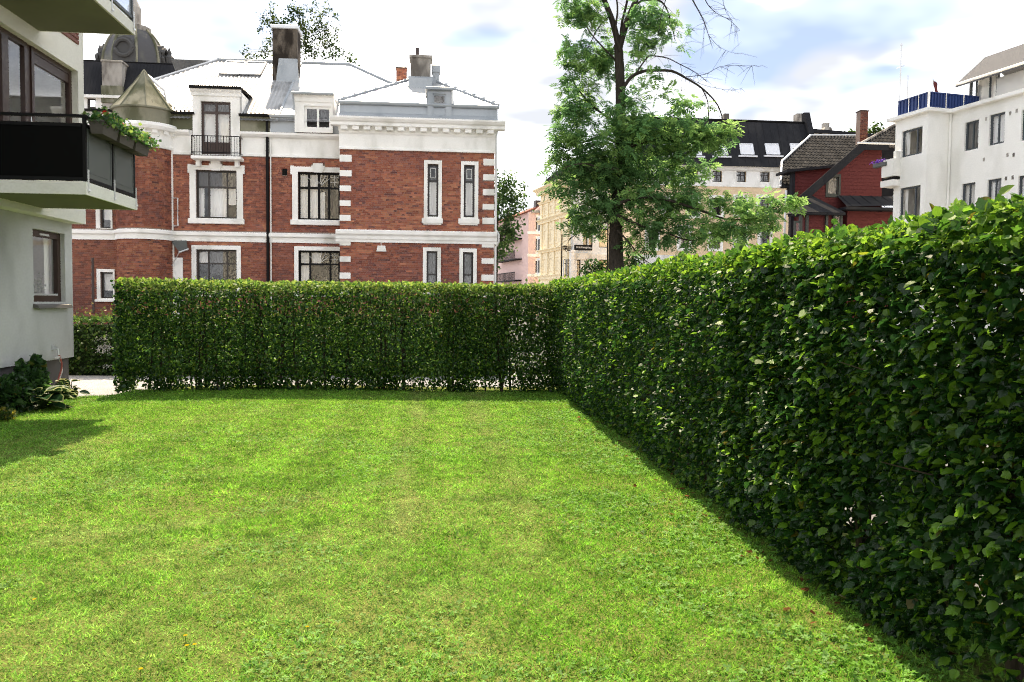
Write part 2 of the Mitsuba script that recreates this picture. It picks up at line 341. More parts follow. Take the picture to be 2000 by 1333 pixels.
put('lawn', mikit.ply((np.stack([gx, gy, lawn_z(gx, gy)], -1).reshape(-1, 3), q), 'm_soil', True)); tag('lawn', kind='structure')

# ------------------------------------------------------------------ red brick house
H = thing('brick_house', 'red brick villa with white trim and round corner turret behind the far hedge', 'house')
W, F_ = FY(32.8), FY(33.7)
WY, FYY = 32.8, 33.7

wl, wr, wz = -3.855, 2.366, 7.70
R_ = lambda *a: list(a)
# openings on the wing: (surround, opening, sill)
narrow = [(R_(-0.497, 0.228, 4.902, 7.340), R_(-0.353, 0.082, 5.068, 7.196), R_(-0.575, 0.276, 4.798, 5.005)), (R_(0.998, 1.709, 4.910, 7.338), R_(1.123, 1.562, 5.077, 7.193), R_(0.902, 1.760, 4.806, 5.014)),
          (R_(-0.524, 0.205, 1.923, 3.821), R_(-0.378, 0.059, 1.986, 3.675), None), (R_(0.958, 1.671, 1.939, 3.804), R_(1.105, 1.525, 2.002, 3.657), None)]
quoins = [R_(-3.875, -3.389, 7.195, 7.470), R_(-3.875, -3.388, 6.614, 6.859), R_(-3.875, -3.409, 6.021, 6.246), R_(-3.876, -3.429, 5.427, 5.652), R_(-3.876, -3.429, 4.832, 5.068), R_(-3.896, -3.428, 3.846, 4.175), R_(-3.897, -3.428, 3.186, 3.413), R_(-3.917, -3.428, 2.505, 2.753), R_(-3.918, -3.428, 1.843, 2.071),
          R_(1.908, 2.370, 7.194, 7.463), R_(1.903, 2.375, 6.592, 6.841), R_(1.898, 2.380, 5.989, 6.238), R_(1.892, 2.365, 5.405, 5.634), R_(1.886, 2.370, 4.821, 5.071), R_(1.873, 2.357, 3.859, 4.152), R_(1.868, 2.363, 3.188, 3.419), R_(1.863, 2.348, 2.495, 2.747), R_(1.869, 2.354, 1.821, 2.053)]
b = B(W); wall_cells(b, wl, wr, -.06, 9.3, [w[1] for w in narrow], .3)
b.box(wl, wl + .3, .3, 7.0, -.06, 9.3).box(wr - .3, wr, .3, 7.0, -.06, 9.3).box(wl + .3, wr - .3, 6.7, 7.0, -.06, 9.3)
HW = b.put(f'{H}__wall', 'm_mortar')
brickwork(HW, W, wl, wr, .02, wz, [w[0] for w in narrow] + quoins + [(wl, wr, 3.96, 4.47)], 3, single=290, flat=WY)
for q in quoins:
    q[0], q[1] = (wl - .012, q[1]) if q[0] < 0 else (q[0], wr + .012)
    B(W).bevel(q[0], q[1], -.035, .2, q[2], q[3], .008).put(f'{H}__quoin', 'm_white')
for o, i, s in narrow:
    b = ring(B(W), o, i, -.055, .02)
    if s: b.bevel(s[0], s[1], -.14, .02, s[2], s[3], .012).box(s[0] + .06, s[1] - .06, -.09, .02, s[2] - .05, s[2])
    b.put(f'{H}__window_surround', 'm_white')
    if s: k = window(H, W, *i, fw=.075, trans=(.69,), recess=.10, curtain=[(.06, .94, .05, .67, 'm_curtain')])
    else: k = window(H, W, *i, fw=.075, trans=(.44,), recess=.10, curtain=[(.06, .94, .03, .93, 'm_blind')])
    g = B(W)
    for z0, z1 in ((.03, .67), (.71, .95)) if s else ():
        a, c, d, e = i[0] + .11, i[1] - .11, i[2] + z0 * (i[3] - i[2]) + .07, i[2] + z1 * (i[3] - i[2]) - .03
        ring(g, (a, c, d, e), (a + .022, c - .022, d + .022, e - .022), .118, .128)
    if s: g.put(f'{k}__lead_line', 'm_white')
# string course, frieze and cornice of the wing
b = B(W)
for u0, u1 in ((wl - .16, wr + .12),):
    b.prof([(.02, 3.99), (-.06, 3.99), (-.06, 4.10), (-.10, 4.12), (-.10, 4.24), (-.17, 4.32), (-.17, 4.43), (-.03, 4.50), (.02, 4.50)], u0, u1)
b.put(f'{H}__string_course', 'm_white')
zc = 9.02  # top of the cornice
b = B(W)
b.prof([(.02, 7.69), (-.10, 7.69), (-.10, 7.76), (-.05, 7.80), (-.05, 8.30), (-.09, 8.36), (-.09, 8.42), (.02, 8.42)], wl - .03, wr + .03)
b.prof([(.02, 8.60), (-.34, 8.60), (-.34, 8.72), (-.40, 8.76), (-.46, 8.86), (-.46, 8.93), (.02, 8.96)], wl - .34, wr + .40)
b.box(wl - .06, wr + .06, -.07, .02, 8.42, 8.60)
b.put(f'{H}__cornice', 'm_white')
for k in range(14):
    u = wl + .06 + k * (wr - wl - .12 - .26) / 13
    B(W).bevel(u, u + .26, -.29, -.068, 8.44, 8.601, .008).put(f'{H}__dentil', 'm_white')
# lead clad parapet above the cornice, gutter, hipped roof
b = B(W); b.prof([(.0, 8.955), (-.30, 8.955), (-.05, 9.17), (.0, 9.52), (.3, 9.52), (.3, 8.955)], wl - .02, wr + .1)
b.put(f'{H}__parapet', 'm_lead')
b = B(W).tube([(wl - .08, -.06, 9.55), (wr + .16, -.06, 9.55)], .075, 10); b.put(f'{H}__gutter', 'm_lead')
g0, g1, gz, gd = wl - .06, wr + .14, 9.60, 6.6
a0, a1, az, ad = (-1.199, 11.393)[0], (-0.162, 11.363)[0], (-1.199, 11.393)[1], 3.2

b = B(W); P = [(g0, -.05, gz), (g1, -.05, gz), (g1, gd, gz), (g0, gd, gz), (a0, ad, az), (a1, ad, az)]
b.add(P, [[0, 1, 5], [0, 5, 4], [1, 2, 5], [2, 3, 4], [2, 4, 5], [3, 0, 4]]); b.put(f'{H}__roof', 'm_metal')
for i, j in ((0, 4), (1, 5), (4, 5)): B(W).tube([np.array(P[i]) + (0, 0, .03), np.array(P[j]) + (0, 0, .03)], .055, 8).put(f'{H}__roof__hip_cap', 'm_lead')
for j in range(7):
    t = (j + .5) / 7; g = B(W)
    for i, k in ((0, 4), (1, 5)):
        c = np.array(P[i]) * (1 - t) + np.array(P[k]) * t; g.lathe([(.075, c[2] - .01), (.075, c[2] + .10)], c[:2], 8)
    g.put(f'{H}__roof__cap_bolt', 'm_lead')
# chimney and small dormer on the wing roof
cb = R_(-1.137, -0.274, 11.356, 12.234)
c0, c1 = cb[0], cb[1]
b = B(FY(35.4)); b.box(c0, c1, 0, .8, 10.9, cb[3]); CH = b.put(f'{H}__chimney', 'm_conc')
B(FY(35.4)).bevel(c0 - .06, c1 + .06, -.06, .86, cb[3] - .03, cb[3] + .08, .01).put(f'{CH}__cap', 'm_conc')
B(FY(35.4)).lathe([(.07, cb[3] + .08), (.07, cb[3] + .50)], ((c0 + c1) / 2 - .15, .4), 10).put(f'{CH}__flue', 'm_brown')
b = B(FY(35.4)); b.box(c0 - .10, c1 + .10, -.10, .9, 10.6, cb[2] + .02).prism([(c0 - .14, 10.5), (c1 + .02, 10.5), (c1 + .08, 11.2), (c0 - .05, 11.2)], -.5, -.1); b.put(f'{CH}__flashing', 'm_lead')
b = B(FY(35.6)); b.bevel(c1 + .05, c1 + .42, .1, .6, (cb[2] + cb[3]) / 2 - .1, (cb[2] + cb[3]) / 2 + .22, .02).box(c1 + .08, c1 + .38, .15, .55, cb[2] - .6, (cb[2] + cb[3]) / 2 - .1)
b.put(f'{H}__roof_vent', 'm_lead')
d = R_(-0.369, 0.600, 8.959, 10.226); o = R_(-0.163, 0.373, 9.041, 10.001)
b = B(FY(32.70)); wall_cells(b, d[0], d[1], 8.97, d[3] - .1, [o], .25); b.box(d[0], d[0] + .1, .25, 3.1, 9.5, d[3] - .1).box(d[1] - .1, d[1], .25, 3.1, 9.5, d[3] - .1); DM = b.put(f'{H}__dormer', 'm_lead')
window(H, FY(32.70), *o, fmat='m_lead', fw=.06, recess=.06, curtain=[(0, 1, 0, 1, 'm_blind')])
B(FY(32.70)).bevel(d[0] - .08, d[1] + .08, -.14, 3.2, d[3] - .1, d[3] + .02, .02).put(f'{DM}__roof', 'm_lead')
B(FY(32.70)).tube([(d[1] + .03, -.05, d[3] - .08), (d[1] + .03, -.02, 9.6)], .04).put(f'{DM}__downpipe', 'm_steel')
# floodlight, downpipe at the corner
lb = R_(-2.385, -1.995, 3.622, 3.850)
b = B(W); b.prism([(lb[0], lb[2]), (lb[1], lb[2]), (lb[1] - .05, lb[3]), (lb[0] + .04, lb[3])], -.22, -.02); b.put(f'{H}__wall_lamp', 'm_white')
B(W).tube([(lb[0] + .18, -.03, lb[3] - .02), (lb[0] + .17, -.03, 4.02)], .012, 6).put(f'{H}__lamp_cable', 'm_white')
b = B(W).tube([(wr + .10, .03, 8.7), (wr + .07, .03, 8.4), (wr + .07, .03, 4.6), (wr + .19, .0, 4.4), (wr + .19, .0, 4.1), (wr + .07, .03, 3.85), (wr + .07, .03, 0)], .05, 10); b.put(f'{H}__downpipe', 'm_steel')

# --- main front
ml, mr = -17.5, wl + .02
big = [(R_(-9.959, -7.854, 4.861, 7.056), R_(-9.718, -8.099, 4.923, 6.870), 'up', (R_(-9.184, -8.659, 6.849, 7.221), R_(-10.010, -7.800, 4.695, 4.903))),
       (R_(-5.888, -3.961, 4.898, 7.098), R_(-5.661, -3.961, 4.942, 6.892), 'up2', (R_(-5.122, -4.563, 6.870, 7.246), R_(-5.953, -3.961, 4.719, 4.918))),
       (R_(-9.907, -7.955, 1.731, 3.821), R_(-9.726, -8.119, 1.773, 3.654), 'low', None), (R_(-5.815, -3.962, 1.774, 3.846), R_(-5.649, -3.962, 1.817, 3.679), 'low2', None),
       (R_(-13.612, -12.980, 4.425, 5.798), R_(-13.456, -13.041, 4.447, 5.636), 'slim', None), (R_(-13.615, -12.921, 1.519, 2.800), R_(-13.477, -12.981, 1.623, 2.677), 'slim', (None, R_(-13.664, -12.869, 1.477, 1.581)))]
door = R_(-9.474, -8.304, 7.489, 9.606)
vent = R_(-6.296, -6.090, 6.732, 7.023); slot = R_(-13.813, -13.734, 1.017, 3.246)
mz = 7.46
b = B(F_); wall_cells(b, ml, mr, -.06, 9.0, [w[1] for w in big] + [vent, door], .3)
b.box(ml, mr, 5.6, 5.9, -.06, 9.0).box(ml, ml + .3, .3, 5.6, -.06, 9.0); HM = b.put(f'{H}__wall', 'm_mortar')
ex = [w[0] for w in big] + [vent, slot, (ml, mr, 3.96, 4.40)] + [(w[3][0] if w[3] and w[3][0] else w[0]) for w in big]
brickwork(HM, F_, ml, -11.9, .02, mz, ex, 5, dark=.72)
brickwork(HM, F_, -10.75, mr, .02, mz, ex, 6, single=0)
B(F_).box(slot[0], slot[1], -.03, .05, slot[2], slot[3]).put(f'{H}__iron_strip', 'm_brown')
b = B(F_); b.box(vent[0], vent[1], .05, .2, vent[2], vent[3])
for k in range(5): b.box(vent[0], vent[1], -.01, .03, vent[2] + k * .06, vent[2] + k * .06 + .025)
b.put(f'{H}__vent', 'm_black')
for o, i, kind, ks in big:
    b = ring(B(F_), o, i, -.06, .02)
    if ks:
        if ks[0]:
            a = ks[0]; c = (a[0] + a[1]) / 2; h = a[3] - a[2]; w = (a[1] - a[0]) / 2
            b.prism([(c - w * .62, a[2]), (c + w * .62, a[2]), (c + w, a[2] + h * .72), (c + w * .7, a[2] + h * .72), (c + w * .7, a[3]), (c - w * .7, a[3]), (c - w * .7, a[2] + h * .72), (c - w, a[2] + h * .72)], -.11, -.02)
            for u in (o[0], o[1]):
                if abs(u - mr) > .2: b.box(u - .07, u + .07, -.066, .02, o[3] - .32, o[3] + .03)
        b.bevel(ks[1][0], ks[1][1], -.16, .02, ks[1][2], ks[1][3], .012)
    b.put(f'{H}__window_surround', 'm_white')
    if kind == 'up': window(H, F_, *i, mull=(.29, .74), trans=(.66,), fw=.07, curtain=[(0, 1, .66, 1, 'm_blind'), (.30, .72, .03, .64, 'm_curtain'), (.75, .97, .30, .64, 'm_curtain'), (.02, .15, .03, .64, 'm_curtain')], label='dark brown window with one casement open')
    elif kind == 'up2': k = window(H, F_, *i, mull=(.25, .49, .73), trans=(.68,), fw=.075, mw=.085, fmat='m_black', curtain=[(.02, .48, .03, .66, 'm_curtain'), (.49, .62, .03, .60, 'm_curtain'), (.02, .24, .7, .96, 'm_curtain'), (.27, .47, .7, .96, 'm_curtain')])
    elif kind == 'low': window(H, F_, *i, mull=(.28, .74), trans=(.70,), fw=.07, curtain=[(.02, .28, .70, .96, 'm_curtain'), (.30, .72, .70, .94, 'm_blind')])
    elif kind == 'low2': k = window(H, F_, *i, mull=(.27, .76), trans=(.70,), fw=.075, mw=.08, fmat='m_black', curtain=[(.03, .26, .30, .96, 'm_curtain'), (.30, .52, .72, .96, 'm_curtain')])
    else: window(H, F_, *i, fw=.06, fmat='m_darkframe', recess=.1, curtain=[(.1, .9, .3, .98, 'm_curtain')])
    if kind in ('up2', 'low2'):  # leaded fan bars
        g = B(F_); c = i[0] + .49 * (i[1] - i[0]); z0 = i[2] + .71 * (i[3] - i[2]); R = .95 * (i[3] - z0)
        for ang in (38, 58, 78, 102, 122, 142):
            ca, sa = math.cos(math.radians(ang)), math.sin(math.radians(ang))
            g.tube([(c + ca * .12, .13, z0 + sa * .12), (c + ca * R, .13, z0 + sa * R)], .012, 4)
        for t in (.13, .87):
            u = i[0] + t * (i[1] - i[0]); g.tube([(u, .13, z0 + .03), (u, .13, i[3] - .07)], .010, 4)
        for h in (.33, .66): g.tube([(i[0] + .08, .13, z0 + h * (i[3] - z0)), (i[0] + .24 * (i[1] - i[0]), .13, z0 + h * (i[3] - z0))], .010, 4).tube([(i[0] + .76 * (i[1] - i[0]), .13, z0 + h * (i[3] - z0)), (i[1] - .08, .13, z0 + h * (i[3] - z0))], .010, 4)
        g.put(f'{k}__fan_bars', 'm_white')
b = B(F_); b.prof([(.02, 3.98), (-.04, 3.98), (-.04, 4.06), (-.02, 4.08), (-.02, 4.18), (-.12, 4.22), (-.12, 4.33), (-.02, 4.38), (.02, 4.38)], ml, mr)
b.put(f'{H}__string_course', 'm_white')
b = B(F_); cz = (-5.284, 8.442)[1]; fz = (-5.284, 8.234)[1]; dz = (-5.286, 7.484)[1]
for u0, u1 in ((ml, -11.9), (-10.62, -9.92), (door[1] + .38, mr)):
    b.prof([(.02, dz - .02), (-.08, dz - .02), (-.08, dz + .07), (-.03, dz + .10), (-.03, fz - .02), (-.16, fz + .02), (-.24, fz + .10), (-.24, cz - .02), (.02, cz + .02)], u0, u1)
b.box(-9.92, door[0] - .36, -.05, .02, dz, cz)
b.put(f'{H}__frieze', 'm_white')
# parapet strips above the frieze
for u0, u1, m_ in ((-10.65, -9.75, 'm_greenish'), ((-7.940, 8.609)[0], (-6.780, 8.645)[0], 'm_greenish'), ((-6.739, 8.646)[0], (-5.694, 8.678)[0], 'm_lead'), ((-4.230, 8.723)[0], mr, 'm_lead'), (ml, -12.9, 'm_white')):
    B(F_).box(u0, u1, -.10, .3, cz + .02, 9.05).put(f'{H}__parapet', m_)
    B(F_).prof([(-.22, 9.05), (-.02, 9.05), (-.02, 9.12), (-.24, 9.14)], u0 - .03, u1 + .03).put(f'{H}__gutter', 'm_black' if m_ != 'm_lead' else 'm_lead')
b = B(F_).tube([((-6.863, 8.394)[0], -.10, 8.9), ((-6.864, 8.187)[0], -.09, 8.4), ((-6.866, 7.607)[0], -.09, 0)], .058, 10); k = b.put(f'{H}__downpipe', 'm_black'); tag(k, 'black downpipe on the main front')
b = B(F_).tube([((-6.740, 8.398)[0], -.07, 8.6), ((-6.740, 8.398)[0], -.07, 0)], .026, 8); k = b.put(f'{H}__downpipe', 'm_white'); tag(k, 'thin white pipe beside the black downpipe')
b = B(F_).box((-10.766, 7.499)[0], (-10.606, 7.504)[0], -.10, .02, 4.40, 8.4).box((-10.766, 7.499)[0], (-10.586, 7.504)[0], -.07, .02, 0, 3.97); b.put(f'{H}__pilaster', 'm_white')
br = R_(-10.630, -10.409, 4.581, 5.697)
b = B(F_).tube([(br[0], -.12, br[3]), (br[1], -.12, br[3]), (br[1], -.12, br[2]), (br[0], -.12, br[2])], .03, 6); b.put(f'{H}__pipe_bracket', 'm_steel')
b = B(F_).tube([(-11.95, -.08, 8.0), (-11.95, -.08, 0)], .05, 8); b.put(f'{H}__downpipe', 'm_white')
# folded awning beside the turret
aw = (-10.742, 3.997), (-10.163, 3.488), (-9.839, 3.618), (-10.400, 4.003)
AWN = name(f'{H}__awning')
b = B(F_); b.add([(aw[0][0], -.05, aw[0][1]), (aw[3][0] + .3, -.05, aw[3][1]), (aw[2][0], -.75, aw[2][1]), (aw[1][0], -.75, aw[1][1])], [[0, 3, 2, 1]]); scene[AWN] = mikit.ply(b.mesh(), 'm_panel')
b = B(F_).tube([(aw[1][0] - .02, -.76, aw[1][1] - .02), (aw[2][0] + .04, -.76, aw[2][1])], .03, 6).tube([(aw[0][0] + .06, -.1, 2.95), (aw[1][0], -.74, aw[1][1])], .02, 6); b.put(f'{AWN}__frame', 'm_steel')
b = B(F_).box(-10.66, -10.25, -.06, .03, 0, 3.3); b.put(f'{H}__side_door', 'm_steel')

# wall dormer with French door and balconette
dr_ = R_(-9.793, -7.938, 7.469, 10.180)
b = B(FY(FYY - .12)); wall_cells(b, dr_[0], dr_[1], 7.46, dr_[3] - .1, [door], .35)
b.box(dr_[0], dr_[0] + .12, .35, 3.4, 9.1, dr_[3] - .1).box(dr_[1] - .12, dr_[1], .35, 3.4, 9.1, dr_[3] - .1); D1 = b.put(f'{H}__dormer', 'm_white')
b = B(FY(FYY - .12)); b.prof([(.0, dr_[3] - .38), (-.05, dr_[3] - .36), (-.05, dr_[3] - .25), (-.12, dr_[3] - .16), (-.12, dr_[3] - .10), (.0, dr_[3] - .10)], dr_[0] - .06, dr_[1] + .06); b.put(f'{D1}__cornice', 'm_white')
b = B(FY(FYY - .12))
n_ = 28
for k in range(n_):
    a, c = dr_[0] - .1 + k * (dr_[1] - dr_[0] + .2) / n_, dr_[0] - .1 + (k + 1) * (dr_[1] - dr_[0] + .2) / n_; m = (a + c) / 2; z = dr_[3] - .03
    b.quad((a, -.22, z), (m, -.22, z + .05), (m, 3.6, z + .25), (a, 3.6, z + .2)).quad((m, -.22, z + .05), (c, -.22, z), (c, 3.6, z + .2), (m, 3.6, z + .25))
b.box(dr_[0] - .1, dr_[1] + .1, -.2, .0, dr_[3] - .10, dr_[3] - .04)
b.put(f'{D1}__roof', 'm_black')
k = window(H, FY(FYY - .12), *door, fmat='m_brown', fw=.085, mull=(.5,), trans=(.22, .80), mw=.09, part='french_door', curtain=[(.05, .48, .22, .80, 'm_curtain'), (.53, .95, .22, .80, 'm_curtain'), (.03, .97, .80, .97, 'm_blind')])
B(FY(FYY - .12)).box(door[0] + .09, door[1] - .09, .11, .15, door[2] + .07, door[2] + .21 * (door[3] - door[2])).put(f'{k}__kick_panel', 'm_brown')
bl = R_(-9.735, -7.866, 7.380, 8.151)
b = B(FY(33.2)); b.bevel(bl[0] - .03, bl[1] + .06, -.05, .5, bl[2] - .15, bl[2] - .02, .02).box(bl[0] + .1, bl[0] + .25, .2, .5, bl[2] - .4, bl[2] - .15).box(bl[1] - .25, bl[1] - .1, .2, .5, bl[2] - .4, bl[2] - .15); BA = b.put(f'{H}__balconette', 'm_white')
b = B(FY(33.2))
for z in (bl[3], bl[2] + .12): b.tube([(bl[0], .45, z), (bl[0], 0, z), (bl[1], 0, z), (bl[1], .45, z)], .018, 6)
for k in range(19): u = bl[0] + k * (bl[1] - bl[0]) / 18; b.tube([(u, 0, bl[2] - .02), (u, 0, bl[3])], .010 if k % 6 else .018, 5)
b.put(f'{BA}__railing', 'm_black')

# corrugated main roof in the plane through the eaves, 35 degrees
RE = (-8.694, 33.500, 8.890)
sl = math.tan(math.radians(35))
def on_roof(u, y): return RE[2] + (y - RE[1]) * sl
def corrugate(key, poly, f, m_, pitch=.16, h=.035, tilt=sl):
    """Corrugated sheet over the outline (u, y): ribs run up the slope."""
    b = B(); pg = Polygon(poly); x0, y0, x1, y1 = pg.bounds; n = int((x1 - x0) / pitch * 2)
    xs = np.linspace(x0 + 1e-3, x1 - 1e-3, n + 1); E = []
    for x in xs:
        s = pg.intersection(shapely.LineString([(x, y0 - 1), (x, y1 + 1)])); E.append((s.bounds[1], s.bounds[3]) if not s.is_empty else (y0, y0))
    for i in range(n):
        h0, h1 = (h, 0) if i % 2 else (0, h)
        b.quad((xs[i], E[i][0], f(xs[i], E[i][0]) + h0), (xs[i + 1], E[i + 1][0], f(xs[i + 1], E[i + 1][0]) + h1), (xs[i + 1], E[i + 1][1], f(xs[i + 1], E[i + 1][1]) + h1), (xs[i], E[i][1], f(xs[i], E[i][1]) + h0))
    return b.put(key, m_)
seam_lo, seam_hi = (-6.453, 33.178, 8.665), (-6.382, 39.529, 13.112)
rd = (-8.960, 39.106, 12.816)
lf = [(-12.362, 36.762, 11.174)[:2], (-10.246, 38.926, 12.690)[:2]]
ry = rd[1]
def col_(x0, x1, y0, y1): return [(x0, y0), (x1, y0), (x1, y1), (x0, y1)]
RF = corrugate(f'{H}__roof', [(lf[0][0], 33.45), (dr_[0] - .02, 33.45), (dr_[0] - .02, RE[1] + (dr_[3] - .12 - RE[2]) / sl), (dr_[1] + .02, RE[1] + (dr_[3] - .12 - RE[2]) / sl), (dr_[1] + .02, 33.45), (seam_lo[0], 33.45), (seam_hi[0], ry), (lf[1][0], ry), lf[0]], on_roof, 'm_sheetmetal')
b = B(); e1 = (-4.105, 38.800, 12.601); e2 = (-2.158, 37.088, 11.403)
P = [(seam_lo[0], 33.45), (mr + .6, 33.45), (mr + 3.2, 34.5), (e2[0] + .6, e2[1] - .3), (e1[0], ry), (seam_hi[0], ry)]
pg = Polygon(P); tr = trimesh.creation.triangulate_polygon(pg, engine='earcut')
b.add(np.array([[x, y, on_roof(x, y) + .045] for x, y in tr[0]]), tr[1]); k = b.put(f'{H}__roof', 'm_metal'); tag(k, 'smooth pale metal half of the main roof')
b = B(); w = np.array([(seam_lo[0], 33.45), (seam_hi[0], ry)])
b.tube([(w[0][0], w[0][1], on_roof(*w[0]) + .06), (w[1][0], w[1][1], on_roof(*w[1]) + .06)], .05, 6); b.put(f'{RF}__seam', 'm_lead')
b = B(); zr = on_roof(0, ry) + .05
b.tube([(lf[1][0], ry, zr), (e1[0], ry, zr)], .08, 8).tube([(e1[0], ry, zr), (e2[0] + .6, e2[1] - .3, on_roof(*e2[:2]) - .15)], .08, 8); b.put(f'{RF}__ridge_cap', 'm_lead')
b = B(); b.tube([(lf[0][0], lf[0][1], on_roof(*lf[0]) + .05), (lf[1][0], ry, zr)], .06, 6); b.put(f'{RF}__verge', 'm_steel')
# back slope closes the roof
b = B(); b.quad((lf[0][0], ry, zr - .05), (e1[0], ry, zr - .05), (e1[0], ry + 6, 9), (lf[0][0], ry + 6, 9)); b.put(f'{RF}__back_slope', 'm_lead')
# skylights
for px in ((-9.767, 37.513, 11.701), (-9.318, 38.839, 12.629)), ((-8.830, 37.541, 11.720), (-8.346, 38.872, 12.652)):
    (x0, y0, _), (x1, y1, _) = px; x1 = x0 + .85
    g = B(); k = name(f'{RF}__skylight')
    P = [(x0, y0), (x1, y0), (x1, y1), (x0, y1)]
    for (a, c) in ((0, 1), (1, 2), (2, 3), (3, 0)): g.tube([(*P[a], on_roof(*P[a]) + .10), (*P[c], on_roof(*P[c]) + .10)], .045, 4)
    g.quad(*[(x, y, on_roof(x, y) + .08) for x, y in P]); scene[k] = mikit.ply(g.mesh(), 'm_metal')
for u in (-10.591, -9.911, 8.907, 9.111)[:2], (-7.815, -7.002, 8.914, 9.203)[:2]:
    g = B()
    for x in np.arange(u[0], u[1], .16): g.tube([(x, 33.62, on_roof(x, 33.62)), (x, 33.60, on_roof(x, 33.62) + .26)], .02, 4)
    g.tube([(u[0], 33.61, on_roof(0, 33.62) + .18), (u[1], 33.61, on_roof(0, 33.62) + .18)], .014, 4); g.put(f'{RF}__snow_guard', 'm_black')
# white dormer beside the wing
d2 = R_(-5.734, -4.208, 8.409, 10.028); o2 = R_(-5.365, -4.271, 8.580, 9.515)
b = B(FY(FYY - .30)); wall_cells(b, d2[0], d2[1], cz, d2[3] - .1, [o2], .3); b.box(d2[0], d2[0] + .1, .3, 4.0, 9.2, d2[3] - .1).box(d2[1] - .1, d2[1], .3, 4.0, 9.2, d2[3] - .1); D2 = b.put(f'{H}__dormer', 'm_white')
window(H, FY(FYY - .30), *o2, fmat='m_white', fw=.10, mull=(.5,), recess=.08, curtain=[(0, 1, 0, 1, 'm_slate')])
b = B(FY(FYY - .30)).prof([(.02, d2[3] - .36), (-.04, d2[3] - .36), (-.06, d2[3] - .2), (-.12, d2[3] - .1), (.02, d2[3] - .1)], d2[0] - .05, d2[1] + .05); b.put(f'{D2}__cornice', 'm_white')
B(FY(FYY - .30)).bevel(d2[0] - .08, d2[1] + .06, -.16, 4.2, d2[3] - .1, d2[3] + .02, .02).put(f'{D2}__roof', 'm_metal')
B(FY(FYY - .30)).tube([(d2[0] - .1, -.18, d2[3] - .06), (d2[1] + .06, -.18, d2[3] - .06)], .06, 8).tube([(d2[0] - .05, -.16, d2[3] - .1), (d2[0] - .03, -.03, d2[3] - .5), (d2[0] - .03, -.03, 9.3)], .035, 8).put(f'{D2}__gutter', 'm_lead')
# great chimney
cg = R_(-7.355, -6.275, 12.402, 13.806)
b = B(FY(37.2)); b.box(cg[0], cg[1], 0, 1.0, 10.5, cg[3]); CG = b.put(f'{H}__chimney', 'm_chimney'); tag(CG, 'tall stained grey brown chimney with a pale cap')
B(FY(37.2)).bevel(cg[0] - .07, cg[1] + .07, -.07, 1.07, cg[3] - .02, cg[3] + .16, .03).put(f'{CG}__cap', 'm_steel')
b = B(FY(37.2)).prism([(cg[0] + .15, 11.3), (cg[1] + .1, 11.3), (cg[1] + .02, cg[2] + .05), (cg[0] + .30, cg[2] + .05)], -.10, -.01); b.put(f'{CG}__flashing', 'm_lead')
# small brick chimney behind the wing
cs = R_(-1.931, -1.446, 12.122, 12.750)
b = B(FY(39.0)); b.box(cs[0], cs[1], 0, .5, 9, cs[3]); CS = b.put(f'{H}__chimney', 'm_mortar'); tag(CS, 'small red brick chimney behind the wing roof')
brickwork(CS, FY(39.0), cs[0], cs[1], cs[2] - .4, cs[3], [], 9)
B(FY(39.0)).bevel(cs[0] - .03, cs[1] + .03, -.03, .53, cs[3], cs[3] + .06, .01).put(f'{CS}__cap', 'm_brown')

# --- round corner turret with a metal cone
tx, tr_ = (round_c := (-11.731, 5.411))[0], 1.13
ty = 33.95
rf = FR(tx, ty, tr_); rf.__name__ = 'round'
TU = name(f'{H}__turret')
b = B(rf); ua = tr_ * math.pi * .55; wall_cells(b, -ua, ua, -.06, 8.9, [], .2); scene[TU] = mikit.ply(b.mesh(), 'm_mortar')
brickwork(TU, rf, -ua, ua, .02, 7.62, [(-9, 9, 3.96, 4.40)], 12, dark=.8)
b = B(rf); b.prof([(.05, 3.98), (-.05, 3.98), (-.05, 4.18), (-.13, 4.22), (-.13, 4.33), (-.02, 4.38), (.05, 4.38)], -ua, ua, seg=40); b.put(f'{TU}__string_course', 'm_white')
b = B(rf); b.prof([(.05, 7.60), (-.08, 7.60), (-.08, 7.70), (-.03, 7.73), (-.03, 8.16), (.05, 8.16)], -ua, ua, seg=40)
b.prof([(.05, 8.30), (-.22, 8.30), (-.26, 8.42), (-.20, 8.56), (.05, 8.60)], -ua, ua, seg=40); b.put(f'{TU}__cornice', 'm_white')
b = B(rf); b.prof([(.05, 8.14), (-.03, 8.14), (-.03, 8.32), (.05, 8.32)], -ua, ua, seg=30); b.put(f'{TU}__frieze', 'm_white')
for k in range(10): u = -ua + .12 + k * .40; B(rf).box(u, u + .18, -.16, -.02, 8.15, 8.31).put(f'{TU}__dentil', 'm_white')
b = B(); b.lathe([(1.17, 8.58), (1.22, 9.10), (1.30, 9.12), (1.30, 9.18), (1.0, 9.2)], (tx, ty), 40); b.put(f'{TU}__parapet', 'm_greenish', 30)
ap = (-11.887, 10.847)[1]
b = B(); CP = [(1.27 * (1 - t) ** 1.12 + .015, 9.17 + t * (ap - 9.17)) for t in (0, .33, .66, 1)]
b.lathe(CP, (tx - .05, ty), 8, a0=math.radians(22.5)); CN = b.put(f'{TU}__cone_roof', 'm_greenish')
b = B()
for k in range(8):
    a = math.radians(22.5 + 45 * k); b.tube([(tx - .05 + r * math.cos(a), ty + r * math.sin(a), z + .01) for r, z in CP], .022, 5)
for k in range(16):
    a = math.radians(22.5 * k + 11); b.tube([(tx - .05 + r * math.cos(a), ty + r * math.sin(a), z) for r, z in ((1.17, 9.36), (1.10, 9.47))], .02, 4)
b.put(f'{CN}__seam', 'm_greenish')
